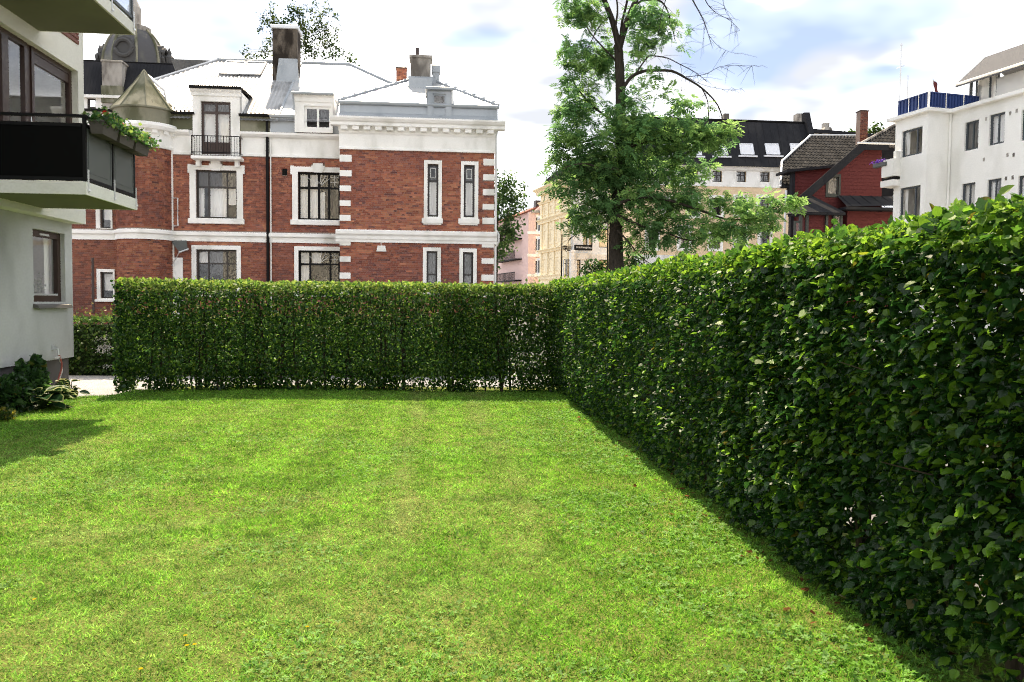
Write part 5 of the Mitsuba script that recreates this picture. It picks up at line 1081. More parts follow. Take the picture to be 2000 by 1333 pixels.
# sprigs standing above the clipped top
for i in range(18):
    y = rg.uniform(2.3, 10); c = np.array([rg.uniform(X0, X0 + .35), y, HZ - .02]); L_ = rg.uniform(.03, .09); d = unit(np.array([rg.normal(0, .3), rg.normal(0, .35), 1.0]))
    far.tube([c, c + d * L_ * .6, c + d * L_], .003, 3, (.06, .04, .02))
    m = rg.integers(1, 4); scatter(near, LEAF8, LEAF8T, c + d * L_ * rg.uniform(.5, 1, (m, 1)), rg.normal(0, .6, (m, 3)) + [0, 0, .4], rg.normal(0, .5, (m, 3)) + [0, -.3, .6], rg.uniform(.05, .08, m), leaf_tint(rg, m, (.06, .13, .02), (.1, .2, .03), .5))
v0 = near; k = v0.put(f'{HR}__leaves', 'm_leaf', color=True); tag(k, kind='stuff')
k = far.put(f'{HR}__leaves', 'm_leaf', color=True); tag(k, kind='stuff')
kit = []
for i in range(8):
    c = leaf_tint(rg, 1, share=.25 if i < 6 else 1.0)
    kit.append(mikit.ply((LEAF8 * [1 + .12 * ((i % 3) - 1), 1, 1 + .5 * ((i % 2))], np.array(LEAF8T)), 'm_leaf', False, color=np.repeat(c, 9, 0)))
for (P, A, Nn, s, i) in parts:
    a = unit(A); x = unit(np.cross(a, Nn)); n_ = np.cross(x, a); M4 = np.eye(4); M4[:3, 0], M4[:3, 1], M4[:3, 2], M4[:3, 3] = x * s * .95, a * s * .95, n_ * s * .95, P
    put(f'{HR}__leaf', {**kit[i % 8], 'to_world': T(M4.tolist())})
b = B(); stems(b, rg, 105, .3, 14.4, False, X0, X1 - X0, HZ, twigs=6); k = b.put(f'{HR}__stems', 'm_twig'); tag(k, kind='stuff')

HF = thing('clipped_hedge', 'straight clipped hedge closing the far end of the lawn in front of the brick villa', 'hedge')
FX0, FX1, FY0, FY1, FZ = -5.28, 2.3, 13.75, 14.55, 1.90
b = B()
for (n, face, a0, a1, z0, z1, pos, gaps) in ((17500, -1, FX0, FX1, .10, FZ, FY0, .26), (3400, -1, FX0, FX1, .02, .5, FY0 + .1, .40), (7000, 0, FX0, FX1, 0, FZ, FY0, 0), (8500, 1, FX0, FX1, .25, FZ, FY1, .24)):
    P, A, Nn = hedge_leaves(rg, n, face, a0, a1, z0, z1, FY1 - FY0, True, pos, gaps, 47, .15)
    col = leaf_tint(rg, len(P), (.044, .115, .024), (.15, .27, .036), .33); top = P[:, 2] > FZ - .15; col[top] = np.maximum(col[top], leaf_tint(rg, int(top.sum()), (.10, .19, .03), (.22, .30, .06), .55))  # brighter leaf colour along the top imitates the sunlit upper edge
    if face == -1 and z1 > 1:  # brownish dry twigs and bare zones near the top on the right half
        dry = (P[:, 2] > 1.2) & (rg.random(len(P)) < .045) & (P[:, 0] > -2.5); col[dry] = np.array([.085, .055, .028]) * rg.uniform(.6, 1.3, (dry.sum(), 1))
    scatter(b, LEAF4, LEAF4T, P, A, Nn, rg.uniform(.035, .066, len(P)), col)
n = 2600; P = np.stack([np.full(n, FX0) + np.abs(rg.normal(0, .06, n)) - .03, rg.uniform(FY0, FY1, n), rg.uniform(.05, FZ, n)], 1)
scatter(b, LEAF4, LEAF4T, P, rg.normal(0, .6, P.shape) + [-.5, 0, -.3], rg.normal(0, .5, P.shape) + [-.3, 0, .7], rg.uniform(.035, .066, n), leaf_tint(rg, n))
n = 10500; P = np.stack([rg.uniform(FX0 + .1, FX1, n), rg.uniform(FY0 + .12, FY1 - .1, n), FZ * rg.random(n) ** .7], 1); P = P[(P[:, 2] > .40) & ((P[:, 0] < .3) | (rg.random(n) < .85))]
scatter(b, LEAF4, LEAF4T, P, rg.normal(0, 1, P.shape), rg.normal(0, .6, P.shape) + [0, 0, .5], rg.uniform(.04, .07, len(P)), leaf_tint(rg, len(P)))
n = 3200; P = np.stack([rg.uniform(FX0 + .05, FX1, n), rg.uniform(FY0 + .05, FY1, n), rg.uniform(1.1, FZ, n)], 1); scatter(b, LEAF4, LEAF4T, P, rg.normal(0, 1, P.shape), rg.normal(0, .6, P.shape) + [0, 0, .5], rg.uniform(.04, .07, n), leaf_tint(rg, n))
n = 6800; P = np.stack([rg.uniform(FX0 + .05, FX1, n), rg.uniform(FY0 + .05, FY1 - .1, n), rg.uniform(.03, .44, n)], 1); P = P[meshkit.noise(np.stack([P[:, 0] * 2.2, 0 * P[:, 0], P[:, 2]], 1), 8) > .36]; scatter(b, LEAF4, LEAF4T, P, rg.normal(0, 1, P.shape), rg.normal(0, .6, P.shape) + [0, 0, .5], rg.uniform(.04, .065, len(P)), leaf_tint(rg, len(P)))
n = 1700; P = np.stack([rg.uniform(.1, FX1, n), rg.uniform(FY0, FY1, n), rg.uniform(.35, .85, n)], 1); scatter(b, LEAF4, LEAF4T, P, rg.normal(0, 1, P.shape), rg.normal(0, .6, P.shape) + [0, 0, .5], rg.uniform(.035, .06, n), leaf_tint(rg, n))
n = 4200; P = np.stack([rg.uniform(.1, FX1, n), rg.uniform(FY0, FY1, n), rg.uniform(.75, FZ, n)], 1)
scatter(b, LEAF4, LEAF4T, P, rg.normal(0, 1, P.shape), rg.normal(0, .6, P.shape) + [0, 0, .5], rg.uniform(.035, .065, len(P)), leaf_tint(rg, len(P), (.042, .105, .022), (.11, .20, .03), .28))
k = b.put(f'{HF}__leaves', 'm_leaf', color=True); tag(k, kind='stuff')
b = B(); stems(b, rg, 44, FX0 + .1, FX1, True, FY0, FY1 - FY0, FZ, (.012, .03), 6); k = b.put(f'{HF}__stems', 'm_twig'); tag(k, kind='stuff')

HB = thing('clipped_hedge', 'low hedge with white blossom beyond the footpath beside the pale house', 'hedge')
b = B(); BZ = 1.20
for (n, face, a0, a1, z0, z1, pos, gaps) in ((9500, -1, -11, 1.6, .03, BZ, 17.25, 0), (4300, 0, -11, 1.6, 0, BZ, 17.25, 0)):
    P, A, Nn = hedge_leaves(rg, n, face, a0, a1, z0, z1, .8, True, pos, gaps, 53, .14)
    scatter(b, LEAF4, LEAF4T, P, A, Nn, rg.uniform(.05, .085, len(P)), leaf_tint(rg, len(P), (.045, .10, .02), (.10, .17, .03), .3))
n = 900; P = np.stack([rg.uniform(-11, .2, n), rg.uniform(17.3, 18, n), BZ + np.abs(rg.normal(0, .10, n))], 1)
scatter(b, LEAF4, LEAF4T, P, rg.normal(0, .6, P.shape) + [0, 0, .7], rg.normal(0, .6, P.shape), rg.uniform(.04, .07, n), leaf_tint(rg, n, (.10, .13, .03), (.20, .16, .05), .4))
k = b.put(f'{HB}__leaves', 'm_leaf', color=True); tag(k, kind='stuff')
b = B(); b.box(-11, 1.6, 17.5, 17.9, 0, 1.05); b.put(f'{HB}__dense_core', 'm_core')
for p in ((-6.844, 0.766), (-6.775, 0.629), (-6.847, 0.544), (-6.807, 0.501), (-6.704, 0.587), (-6.730, 0.204), (-6.877, 0.575)):
    m = 40; D_ = rg.normal(0, 1, (m, 3)) * [.075, .03, .03]; b = B(); scatter(b, LEAF2, LEAF2T, np.array([p[0], 17.15, p[1]]) + D_, rg.normal(0, 1, (m, 3)), rg.normal(0, .4, (m, 3)) + [0, -.3, 1], rg.uniform(.02, .035, m), np.full((m, 3), .78)); b.put(f'{HB}__blossom', 'm_treeleaf', color=True)

# ------------------------------------------------------------------ grass
def in_view(P, pad=1.3):
    r = FWD / np.linalg.norm(FWD); right = unit(np.cross(r, UP)); q = P - np.array(EYE); d = q @ r
    return (d > .5) & (np.abs(q @ right) < d * .645 + pad)
def on_lawn(x, y): return (x > -6.0) & (x < 2.75) & (y < 13.35 + .25 * np.clip(x + 5.6, -1, 1) + (x > -5.2) * .9) & (y < 14.3)
rg = np.random.default_rng(202)
def worn(x, y):
    """Pale worn strips left by the mower and by feet, 0 to 1."""
    c1 = np.exp(-((x - (-.27 + .05 * np.sin(y * 1.3))) / .11) ** 2) * np.clip((y - 3.5) / 2, 0, 1)
    c2 = np.exp(-((x - (.66 + .05 * np.sin(y * .9 + 1))) / .16) ** 2) * .8 * np.clip((y - 4) / 2, 0, 1)
    c3 = np.exp(-((y - (6.3 + .75 * (x + 1.2))) / .20) ** 2) * .8 * ((x < -.3) & (x > -2.6))
    n1 = meshkit.fbm(np.stack([x * .8, y * .8, 0 * x], 1), 4, 77); n2 = meshkit.fbm(np.stack([x * 2.6, y * 2.6, 0 * x], 1), 3, 78)
    return np.clip((np.maximum.reduce([c1 * .8, c2 * .9, c3]) * .95) * (n2 * 1.6 - .2) + np.clip((n1 - .54) * 3.0, 0, .7) * n2 * 1.2, 0, 1)
b = B()
B5 = np.array([[-.5, 0, 0], [.5, 0, 0], [-.36, .55, .10], [.36, .55, .10], [0, 1, .34]]); B5T = [[0, 1, 3], [0, 3, 2], [2, 3, 4]]
B3 = np.array([[-.5, 0, 0], [.5, 0, 0], [0, 1, .2]]); B3T = [[0, 1, 2]]
for (ya, yb, dens, w, h, tpl, tri) in ((1.5, 5.2, 9500, .0056, .034, B5, B5T), (5.2, 8.2, 6000, .0070, .034, B5, B5T), (8.2, 14.4, 3900, .0095, .036, B3, B3T)):
    n = int(dens * 9.0 * (yb - ya)); x, y = rg.uniform(-6.1, 2.8, n), rg.uniform(ya, yb, n); P = np.stack([x, y, lawn_z(x, y) - .003], 1)
    ok = on_lawn(x, y) & in_view(P); P = P[ok]; x, y = x[ok], y[ok]; m = len(P)
    t1 = meshkit.fbm(np.stack([x * 3.5, y * 3.5, 0 * x], 1), 3, 61); t2 = meshkit.fbm(np.stack([x * .7, y * .7, 0 * x], 1), 3, 62); wn = worn(x, y)
    shade_edge = np.clip((x - 1.95) / .35, 0, 1)
    keep = rg.random(m) > shade_edge * .55 + .25 * wn; P, x, y, t1, t2, wn = P[keep], x[keep], y[keep], t1[keep], t2[keep], wn[keep]; m = len(P)
    A = rg.normal(0, 1, (m, 3)) * [.75, .75, .12] + [0, 0, .62]
    Hh = h * (.45 + .6 * t1 + .55 * meshkit.noise(np.stack([x * 9, y * 9, 0 * x], 1), 63)) * rg.uniform(.6, 1.3, m) * (1 - .35 * wn)
    base = np.array([.122, .315, .028]); yel = np.array([.255, .440, .055]); dry = np.array([.36, .46, .16]); deep = np.array([.060, .165, .015])
    mixv = np.clip(rg.normal(.45, .28, m) + (t2 - .5) * .4, 0, 1)[:, None]
    col = base * (1 - mixv) + yel * mixv; g = np.clip((t1 - .52) * 4, 0, .8)[:, None]; col = col * (1 - g * .4) + deep * g * .4
    dr_ = np.clip(wn * .60 + (rg.random(m) < .04) * .5, 0, 1)[:, None]; col = (col * (1 - dr_) + dry * dr_) * (1 + .10 * np.tanh(3 * np.sin(x * 7.2 + .3)) * np.clip((y - 4) / 4, 0, 1))[:, None] * rg.uniform(.55, 1.5, (m, 1)) * (.62 + .8 * meshkit.noise(np.stack([x * 16, y * 16, 0 * x], 1), 64))[:, None]
    a = unit(A); X = unit(np.cross(a, rg.normal(0, 1, (m, 3)))); Nn = np.cross(X, a); tpl_ = np.asarray(tpl)
    V = P[:, None] + w * rg.uniform(.7, 1.3, (m, 1, 1)) * tpl_[None, :, 0:1] * X[:, None] + Hh[:, None, None] * (tpl_[None, :, 1:2] * a[:, None] + tpl_[None, :, 2:3] * Nn[:, None])
    k = len(tpl_); b.V.append(V.reshape(-1, 3)); b.F.append((np.asarray(tri)[None] + (np.arange(m) * k)[:, None, None]).reshape(-1, 3) + b.n); b.C.append(np.repeat(col, k, 0)); b.n += m * k
# clover and small weeds among the blades
TRE, TRT = [], []
for j in range(3):
    a = j * 2.094; ca, sa_ = math.cos(a), math.sin(a)
    for (u, v) in ((0, 0), (.28, .30), (.30, .70), (0, .86), (-.30, .70), (-.28, .30)): TRE.append([u * ca - v * sa_, u * sa_ + v * ca, .06 * abs(u) + .05 * v])
    TRT += [[6 * j, 6 * j + 1, 6 * j + 2], [6 * j, 6 * j + 2, 6 * j + 3], [6 * j, 6 * j + 3, 6 * j + 4], [6 * j, 6 * j + 4, 6 * j + 5]]
n = 80000; y = 2.2 + 11.9 * rg.random(n) ** 1.3; x = rg.uniform(-6, 2.75, n); P = np.stack([x, y, lawn_z(x, y) + rg.uniform(.008, .030, n)], 1)
cl = meshkit.fbm(np.stack([x * 1.6, y * 1.6, 0 * x], 1), 4, 91) + .22 * np.clip((x - .5) / 1.3, 0, 1)
ok = on_lawn(x, y) & in_view(P) & (cl > .56 + .1 * rg.random(n)); P = P[ok]; m = len(P)
scatter(b, TRE, TRT, P, rg.normal(0, 1, (m, 3)) * [1, 1, .2], rg.normal(0, .42, (m, 3)) + [0, 0, 1], rg.uniform(.010, .019, m) * (1 + .45 * np.clip((P[:, 0] - .8) / 1.2, 0, 1)), np.array([.130, .290, .045]) * rg.uniform(.6, 1.5, (m, 1)))
k = b.put('lawn_grass', 'm_grass', color=True); tag(k, kind='stuff')
# fallen leaves under the right hedge
b = B(); n = 90; y = rg.uniform(2.4, 12.5, n); x = 2.05 + rg.normal(.02, .16, n); P = np.stack([x, y, lawn_z(x, y) + .022], 1)
scatter(b, LEAF4, LEAF4T, P, rg.normal(0, 1, (n, 3)) * [1, 1, .1], rg.normal(0, .3, (n, 3)) + [0, 0, 1], rg.uniform(.03, .055, n), np.array([.14, .065, .03]) * rg.uniform(.5, 1.6, (n, 1))); k = b.put('fallen_leaves', 'm_treeleaf', color=True); tag(k, kind='stuff')
# yellow flowers in the lawn
FLAB = ['tiny yellow flower in the lawn, standing alone farthest left', 'tiny yellow flower at the back of the close trio in the near lawn', 'tiny yellow flower at the front of the close trio in the near lawn', 'tiny yellow flower on the right of the close trio in the near lawn', 'tiny yellow flower standing alone in the lawn nearest the viewer', 'tiny yellow flower standing alone in the lawn, farthest right of all']
for i, (x, y) in enumerate(((-2.045, 4.237), (-1.139, 3.723), (-1.099, 3.612), (-1.068, 3.620), (-1.219, 3.390), (-0.597, 3.776))):
    k = thing('yellow_flower', FLAB[i], 'flower', 'yellow flowers in the lawn'); z = float(lawn_z(np.array([x]), np.array([y]))[0])
    B().tube([(x, y, z), (x, y, z + .035)], .0012, 4).put(f'{k}__stalk', 'm_core')
    b = B(); m = 14; a = np.arange(m) * 2.4; D_ = np.stack([np.cos(a), np.sin(a), .25 + 0 * a], 1); scatter(b, LEAF2, LEAF2T, np.tile([x, y, z + .036], (m, 1)), D_, np.tile([0, 0, 1.0], (m, 1)), .011, np.tile([.75, .55, .02], (m, 1))); b.put(f'{k}__petals', 'm_treeleaf', color=True)

# ------------------------------------------------------------------ planting bed at the foot of the pale house
rg = np.random.default_rng(303)
def bed_z(x, y): return float(lawn_z(np.array([x]), np.array([y]))[0])
HOSTA = np.array([[0, 0, 0], [.22, .18, .05], [.34, .45, .08], [.24, .78, .02], [0, 1.02, -.14], [-.24, .78, .02], [-.34, .45, .08], [-.22, .18, .05], [0, .28, -.03], [0, .62, -.05]])
def hosta(key, label, c, n, size, edge):
    k = thing(key, label, 'plant')
    for i in range(n):
        a = rg.uniform(0, 6.28); out = np.array([math.cos(a), math.sin(a), 0]); e = rg.uniform(-.1, .75); L_ = size * rg.uniform(.7, 1.15)
        P = np.array(c) + out * rg.uniform(.03, .22) * (1.4 - e) * min(1, size / .30) ** 2 + [0, 0, .07 + .28 * e]; A = out + np.array([0, 0, e * .7 - .22]); Nn = np.array([0, 0, 1.0]) + rg.normal(0, .25, 3)
        A = unit(A); X = unit(np.cross(A, Nn)); Nn = np.cross(X, A)
        col = np.array([[.03, .085, .03]]) * rg.uniform(.7, 1.2); C_ = np.repeat(col, 10, 0); C_[[1, 2, 3, 4, 5, 6, 7]] = np.array(edge) * rg.uniform(.8, 1.1); 
        inner = HOSTA.copy(); inner[:8, 0] *= .80; inner[4, 1] = .92; inner[:, 2] += .012
        tri = [[8, i_, i_ + 1] for i_ in (0, 1)] + [[8, 2, 9], [9, 2, 3], [9, 3, 4], [9, 4, 5], [9, 5, 6], [8, 9, 6], [8, 6, 7], [8, 7, 0]]
        b = B(); tf = lambda q: P + L_ * (q[:, 0:1] * X + q[:, 1:2] * A + q[:, 2:3] * Nn)
        b.add(tf(HOSTA), tri, None); b.C[-1] = C_; b.add(tf(inner), tri, col[0]); b.tube([np.array(c) + [0, 0, .02], P], .006, 4, (.05, .09, .03)); b.put(f'{k}__leaf', 'm_leaf', color=True)
    return k
hc = -5.546, 11.523; hosta('hosta_plant', 'broad leaved hosta with pale leaf edges at the foot of the pale house', (-5.52, 11.75, bed_z(-5.52, 11.75)), 52, .30, (.30, .34, .16))
hc = -5.726, 12.941; hosta('hosta_plant', 'small cream edged hosta beside the path at the house corner', (-5.72, 13.1, bed_z(-5.68, 13.3)), 24, .19, (.42, .42, .20))
def bush(key, label, centers, n, size, base, young, mt='m_leaf', tpl=(LEAF4, LEAF4T), up=.3, cat='shrub', stems_=True):
    k = thing(key, label, cat); b = B(); s = B()
    for (cx_, cy_, cz2, rx, ry, rz) in centers:
        m = int(n * rx * rz / max(sum(q[3] * q[5] for q in centers), 1e-6)); D_ = unit(rg.normal(0, 1, (m, 3))) * rg.random((m, 1)) ** .35
        P = np.array([cx_, cy_, cz2]) + D_ * [rx, ry, rz]; P[:, 2] = np.maximum(P[:, 2], .04)
        scatter(b, tpl[0], tpl[1], P, D_ * .8 + rg.normal(0, .6, (m, 3)) + [0, 0, up], rg.normal(0, .5, (m, 3)) + [0, 0, .8], rg.uniform(.7, 1.2, m) * size, leaf_tint(rg, m, base, young, .3))
        for i in range(7): q = P[rg.integers(m)] if m else np.zeros(3); s.tube([(cx_, cy_, .0), (cx_ * .6 + q[0] * .4, cy_ * .6 + q[1] * .4, cz2 * .6), q], [.008, .006, .003], 4)
    b.put(f'{k}__foliage', mt, color=True); s.put(f'{k}__stems', 'm_twig'); return k
g = -6.832, 13.364; g2 = -6.581, 13.650; g3 = -6.330, 13.797
bush('leafy_shrub', 'dark leafy shrub growing against the wall behind the large hosta', [(-5.76, 11.4, .26, .2, .4, .26), (-5.80, 12.0, .28, .17, .35, .27), (-5.88, 12.4, .26, .11, .2, .26), (-5.86, 12.3, .58, .05, .07, .15), (-5.88, 12.5, .54, .04, .06, .12), (-5.86, 11.9, .56, .05, .07, .12)], 2600, .085, (.028, .07, .02), (.06, .13, .03))
g = -5.286, 10.304
bush('yellow_green_shrub', 'yellow tipped feathery shrub in front of the hosta at the left edge', [(-5.66, 10.75, .07, .28, .26, .09)], 800, .06, (.05, .09, .02), (.28, .26, .03), tpl=(LEAF2, LEAF2T), up=.7)
g = -5.987, 13.356
bush('leafy_shrub', 'light green shrub beside the hose at the house corner', [(-5.80, 12.95, .13, .10, .16, .12)], 300, .07, (.045, .10, .025), (.12, .19, .05))

# ------------------------------------------------------------------ trees
PIN, PINT = [], []
for j in range(7):
    t = .20 + .66 * (j // 2) / 3 if j < 6 else .72; sd = (1, -1)[j % 2] if j < 6 else 0; a = sd * .95
    ca, sa_ = math.cos(a), math.sin(a); L_ = .48 if j < 6 else .46
    for (u, v, w) in LEAF2 * [.78, 1, 1]: PIN.append([L_ * (u * ca + v * sa_), t + L_ * (-u * sa_ + v * ca) * .9, L_ * w - .30 * t * t])
    PINT += [[4 * j, 4 * j + 1, 4 * j + 2], [4 * j, 4 * j + 2, 4 * j + 3]]
def limb(b, pts, r0, r1, n=8, wob=.0):
    pts = np.array(pts, float); t = np.linspace(0, 1, len(pts)); tt = np.linspace(0, 1, max(6, len(pts) * 4))
    try:
        from scipy.interpolate import PchipInterpolator
        q = np.stack([PchipInterpolator(t, pts[:, i])(tt) for i in range(3)], 1)
    except Exception: q = np.stack([np.interp(tt, t, pts[:, i]) for i in range(3)], 1)
    b.tube(q, r0 + (r1 - r0) * tt, n); return q
AT = thing('ash_tree', 'tall ash tree with one straight trunk and loose drooping foliage beyond the right hedge', 'tree')
rg = np.random.default_rng(404)
b = B()
tk = ((7.059, 30.398, -0.510), (7.023, 30.550, 2.577), (6.979, 30.592, 3.373), (6.972, 30.655, 4.667), (7.045, 30.706, 5.862), (7.135, 30.774, 7.456), (7.125, 30.871, 9.448), (7.078, 30.942, 10.841), (7.014, 30.989, 11.677))
limb(b, tk[:5], .36, .22, 14); limb(b, tk[4:], .22, .17, 12); limb(b, [tk[1], tk[2]], .31, .29, 14)
b.put(f'{AT}__trunk', 'm_bark', 60)
L_ = [(((7.034, 30.980, 11.538), (6.811, 31.049, 12.531), (6.468, 31.125, 13.424), (6.166, 31.197, 14.317), (5.863, 31.270, 15.210)), .13, .07), (((7.035, 30.977, 11.478), (7.307, 30.997, 12.436), (7.620, 31.005, 13.236), (7.953, 31.017, 14.135), (8.087, 31.047, 15.033)), .14, .08), (((7.158, 31.187, 11.903), (7.195, 31.212, 12.505), (7.351, 31.231, 13.208), (7.545, 31.256, 14.111)), .06, .04), (((7.048, 30.770, 11.375), (6.867, 30.825, 12.165), (6.941, 30.856, 12.957), (6.819, 30.906, 13.747)), .045, .03),
      (((7.070, 30.490, 9.779), (7.576, 30.472, 10.413), (8.123, 30.427, 10.576), (8.848, 30.357, 10.583), (9.633, 30.265, 10.237), (10.223, 30.190, 9.850), (10.795, 30.103, 9.188), (10.935, 30.065, 8.678)), .075, .018), (((7.584, 30.269, 10.395), (7.816, 30.264, 10.769), (8.125, 30.250, 11.084), (8.690, 30.192, 11.012), (9.236, 30.127, 10.763), (9.822, 30.056, 10.457), (10.252, 29.998, 10.110)), .032, .010), (((7.454, 30.809, 13.001), (8.043, 30.770, 13.364), (8.556, 30.719, 13.329), (8.874, 30.669, 12.937), (9.035, 30.625, 12.345), (9.176, 30.585, 11.792)), .05, .012),
      (((9.330, 29.850, 13.555), (9.679, 29.784, 12.884), (9.989, 29.727, 12.309), (10.185, 29.680, 11.733), (10.341, 29.642, 11.252)), .03, .008), (((9.945, 29.787, 13.465), (10.101, 29.749, 12.984), (10.449, 29.697, 12.602), (10.969, 29.633, 12.319), (11.355, 29.578, 11.937)), .02, .005), (((10.092, 30.104, 9.901), (10.349, 30.048, 9.257), (10.372, 30.013, 8.571), (10.218, 30.011, 8.217), (9.946, 30.027, 8.018)), .025, .008), (((8.147, 30.223, 8.490), (8.731, 30.178, 8.711), (9.218, 30.141, 8.912), (9.705, 30.105, 9.152), (10.251, 30.060, 9.295)), .03, .010),
      (((9.410, 29.884, 10.240), (10.086, 29.823, 10.324), (10.761, 29.773, 10.641), (11.534, 29.701, 10.688), (12.115, 29.644, 10.655)), .014, .004), (((9.507, 29.873, 10.202), (10.185, 29.793, 9.898), (11.056, 29.702, 9.752), (11.539, 29.660, 9.834)), .012, .004), (((7.143, 31.339, 8.764), (6.597, 31.406, 9.062), (5.990, 31.488, 9.562), (5.380, 31.586, 10.365), (5.175, 31.635, 10.970)), .06, .015), (((7.014, 30.805, 7.853), (6.299, 30.883, 8.045), (5.506, 30.949, 7.838), (4.809, 31.035, 8.230)), .06, .015), (((6.832, 29.760, 6.689), (6.294, 29.812, 6.683), (5.525, 29.895, 6.868), (4.758, 29.959, 6.668)), .06, .015),
      (((6.828, 29.789, 7.267), (7.633, 29.730, 7.660), (8.784, 29.629, 7.864), (10.128, 29.508, 8.032), (10.896, 29.434, 8.040)), .07, .012), (((6.710, 29.303, 5.290), (7.921, 29.200, 5.587), (9.439, 29.036, 5.222), (10.957, 28.868, 4.762), (12.093, 28.764, 4.868), (12.849, 28.714, 5.351)), .07, .010), (((6.738, 29.484, 4.931), (7.599, 29.383, 4.557), (8.554, 29.277, 4.280), (9.509, 29.172, 4.002), (10.461, 29.099, 4.395)), .06, .012), (((7.256, 31.658, 5.178), (6.521, 31.709, 4.759), (5.907, 31.758, 4.547), (5.295, 31.797, 4.130)), .045, .012),
      (((6.786, 29.653, 4.376), (7.173, 29.598, 3.994), (7.656, 29.524, 3.421), (8.041, 29.473, 3.136)), .04, .012), (((8.564, 29.901, 13.065), (8.376, 29.881, 12.293), (8.284, 29.858, 11.617)), .018, .006), (((10.675, 29.717, 13.472), (10.774, 29.675, 12.798), (11.065, 29.624, 12.320)), .012, .004), (((10.306, 29.975, 11.834), (10.793, 29.905, 11.352), (11.376, 29.840, 11.164)), .010, .003), (((10.167, 30.012, 12.319), (9.626, 30.050, 12.022), (9.396, 30.044, 11.436)), .008, .003),
      (((9.176, 29.929, 10.703), (9.256, 29.899, 10.238), (9.221, 29.870, 9.559)), .008, .003), (((6.977, 30.962, 11.039), (6.379, 31.048, 11.631), (5.879, 31.124, 12.223), (5.478, 31.201, 13.015)), .04, .012), (((6.710, 31.073, 12.829), (6.177, 31.096, 12.226), (5.883, 31.095, 11.626), (5.685, 31.105, 11.424)), .03, .01)]
b = B(); ends = []
for pts, r0, r1 in L_:
    q = limb(b, pts, r0, r1, 7)
    for i in range(int(len(q) * .7)):
        k_ = rg.integers(len(q) // 3, len(q)); d = rg.normal(0, 1, 3) * [.3, .3, .2] + [0, 0, -.12]; b.tube([q[k_], q[k_] + d * .5, q[k_] + d * rg.uniform(.8, 1.6) + [0, 0, -.1]], [.008, .006, .003], 4)
b.put(f'{AT}__branches', 'm_bark', 60)
# twigs sprouting round the trunk
b = B()
for i in range(46):
    c = np.array(tk[3]) + [rg.normal(0, .3), rg.normal(0, .2), rg.uniform(-.5, .9)]; d = np.array([rg.normal(0, .5), rg.normal(0, .4), rg.uniform(-.9, .5)]); b.tube([c, c + d * .5 + [0, 0, .1], c + d], [.012, .009, .004], 4)
b.put(f'{AT}__sprouts', 'm_twig')
crown = [  # pixel ellipses noted from the photo turned to metres at the tree: centre, radii, twigs
(5.91, 30.86, 6.85, 1.24, 1.36, 1.69, 111, 0.25), (5.07, 31.01, 8.19, 0.80, 0.88, 1.20, 44, 0.3), (5.59, 31.53, 9.66, 0.91, 1.00, 0.97, 57, 0.3),
(5.25, 31.14, 11.22, 0.64, 0.70, 0.92, 34, 0.3), (5.84, 31.16, 12.78, 0.96, 0.79, 0.72, 45, 0.3), (6.48, 31.52, 11.23, 0.53, 0.58, 0.81, 41, 0.3),
(4.62, 30.99, 6.83, 0.50, 0.55, 1.20, 17, 0.3), (7.15, 29.79, 8.00, 1.45, 1.32, 1.20, 111, 0.45), (8.49, 29.67, 8.09, 1.35, 0.95, 0.87, 74, 0.5),
(9.90, 29.12, 7.95, 0.99, 0.84, 0.76, 47, 0.6), (10.81, 28.93, 7.93, 0.38, 0.42, 0.53, 11, 0.7), (6.90, 30.75, 6.56, 1.89, 1.32, 1.20, 140, 0.2),
(8.84, 30.07, 6.69, 1.67, 1.12, 1.02, 81, 0.4), (7.84, 29.59, 5.25, 1.64, 0.98, 0.89, 74, 0.35), (6.22, 31.25, 5.11, 1.11, 1.00, 0.91, 51, 0.3),
(5.42, 30.81, 4.75, 0.68, 0.57, 0.52, 14, 0.35), (9.57, 29.43, 5.37, 1.16, 0.98, 0.89, 44, 0.4), (10.86, 28.91, 5.43, 0.95, 0.59, 0.53, 16, 0.5),
(11.64, 28.61, 4.84, 1.13, 0.67, 0.61, 44, 0.5), (10.58, 28.89, 4.42, 1.29, 0.59, 0.53, 44, 0.45), (8.61, 29.47, 4.30, 1.12, 0.85, 0.77, 26, 0.3),
(7.78, 30.04, 3.94, 0.71, 0.56, 0.51, 13, 0.3), (9.48, 29.37, 3.92, 0.69, 0.42, 0.39, 7, 0.3), (13.04, 28.50, 5.40, 0.42, 0.29, 0.26, 10, 0.8),
(12.39, 28.56, 5.42, 0.47, 0.33, 0.30, 7, 0.6), (8.35, 30.49, 12.41, 0.67, 0.74, 0.71, 28, 0.35), (8.00, 30.49, 11.62, 0.71, 0.61, 0.55, 22, 0.35),
(9.27, 30.20, 12.29, 0.27, 0.30, 0.27, 3, 0.2), (9.37, 30.15, 11.47, 0.20, 0.22, 0.20, 2, 0.2), (7.86, 30.97, 13.04, 0.80, 0.55, 0.50, 11, 0.2),
(9.16, 29.65, 9.06, 0.54, 0.42, 0.39, 11, 0.4), (8.58, 29.73, 9.60, 0.46, 0.30, 0.27, 5, 0.3), (8.18, 30.10, 10.26, 0.58, 0.39, 0.35, 5, 0.3),
(7.47, 30.97, 12.24, 0.28, 0.31, 0.80, 4, 0.2), (7.52, 30.88, 10.45, 0.28, 0.31, 0.60, 3, 0.2), (7.46, 30.34, 9.52, 0.47, 0.52, 0.47, 14, 0.3),
(6.97, 31.35, 10.76, 0.20, 0.22, 0.81, 3, 0.2), (10.02, 29.58, 9.42, 0.39, 0.42, 0.48, 3, 0.4), (5.18, 31.24, 13.31, 0.40, 0.44, 0.40, 7, 0.2),]
b = B()
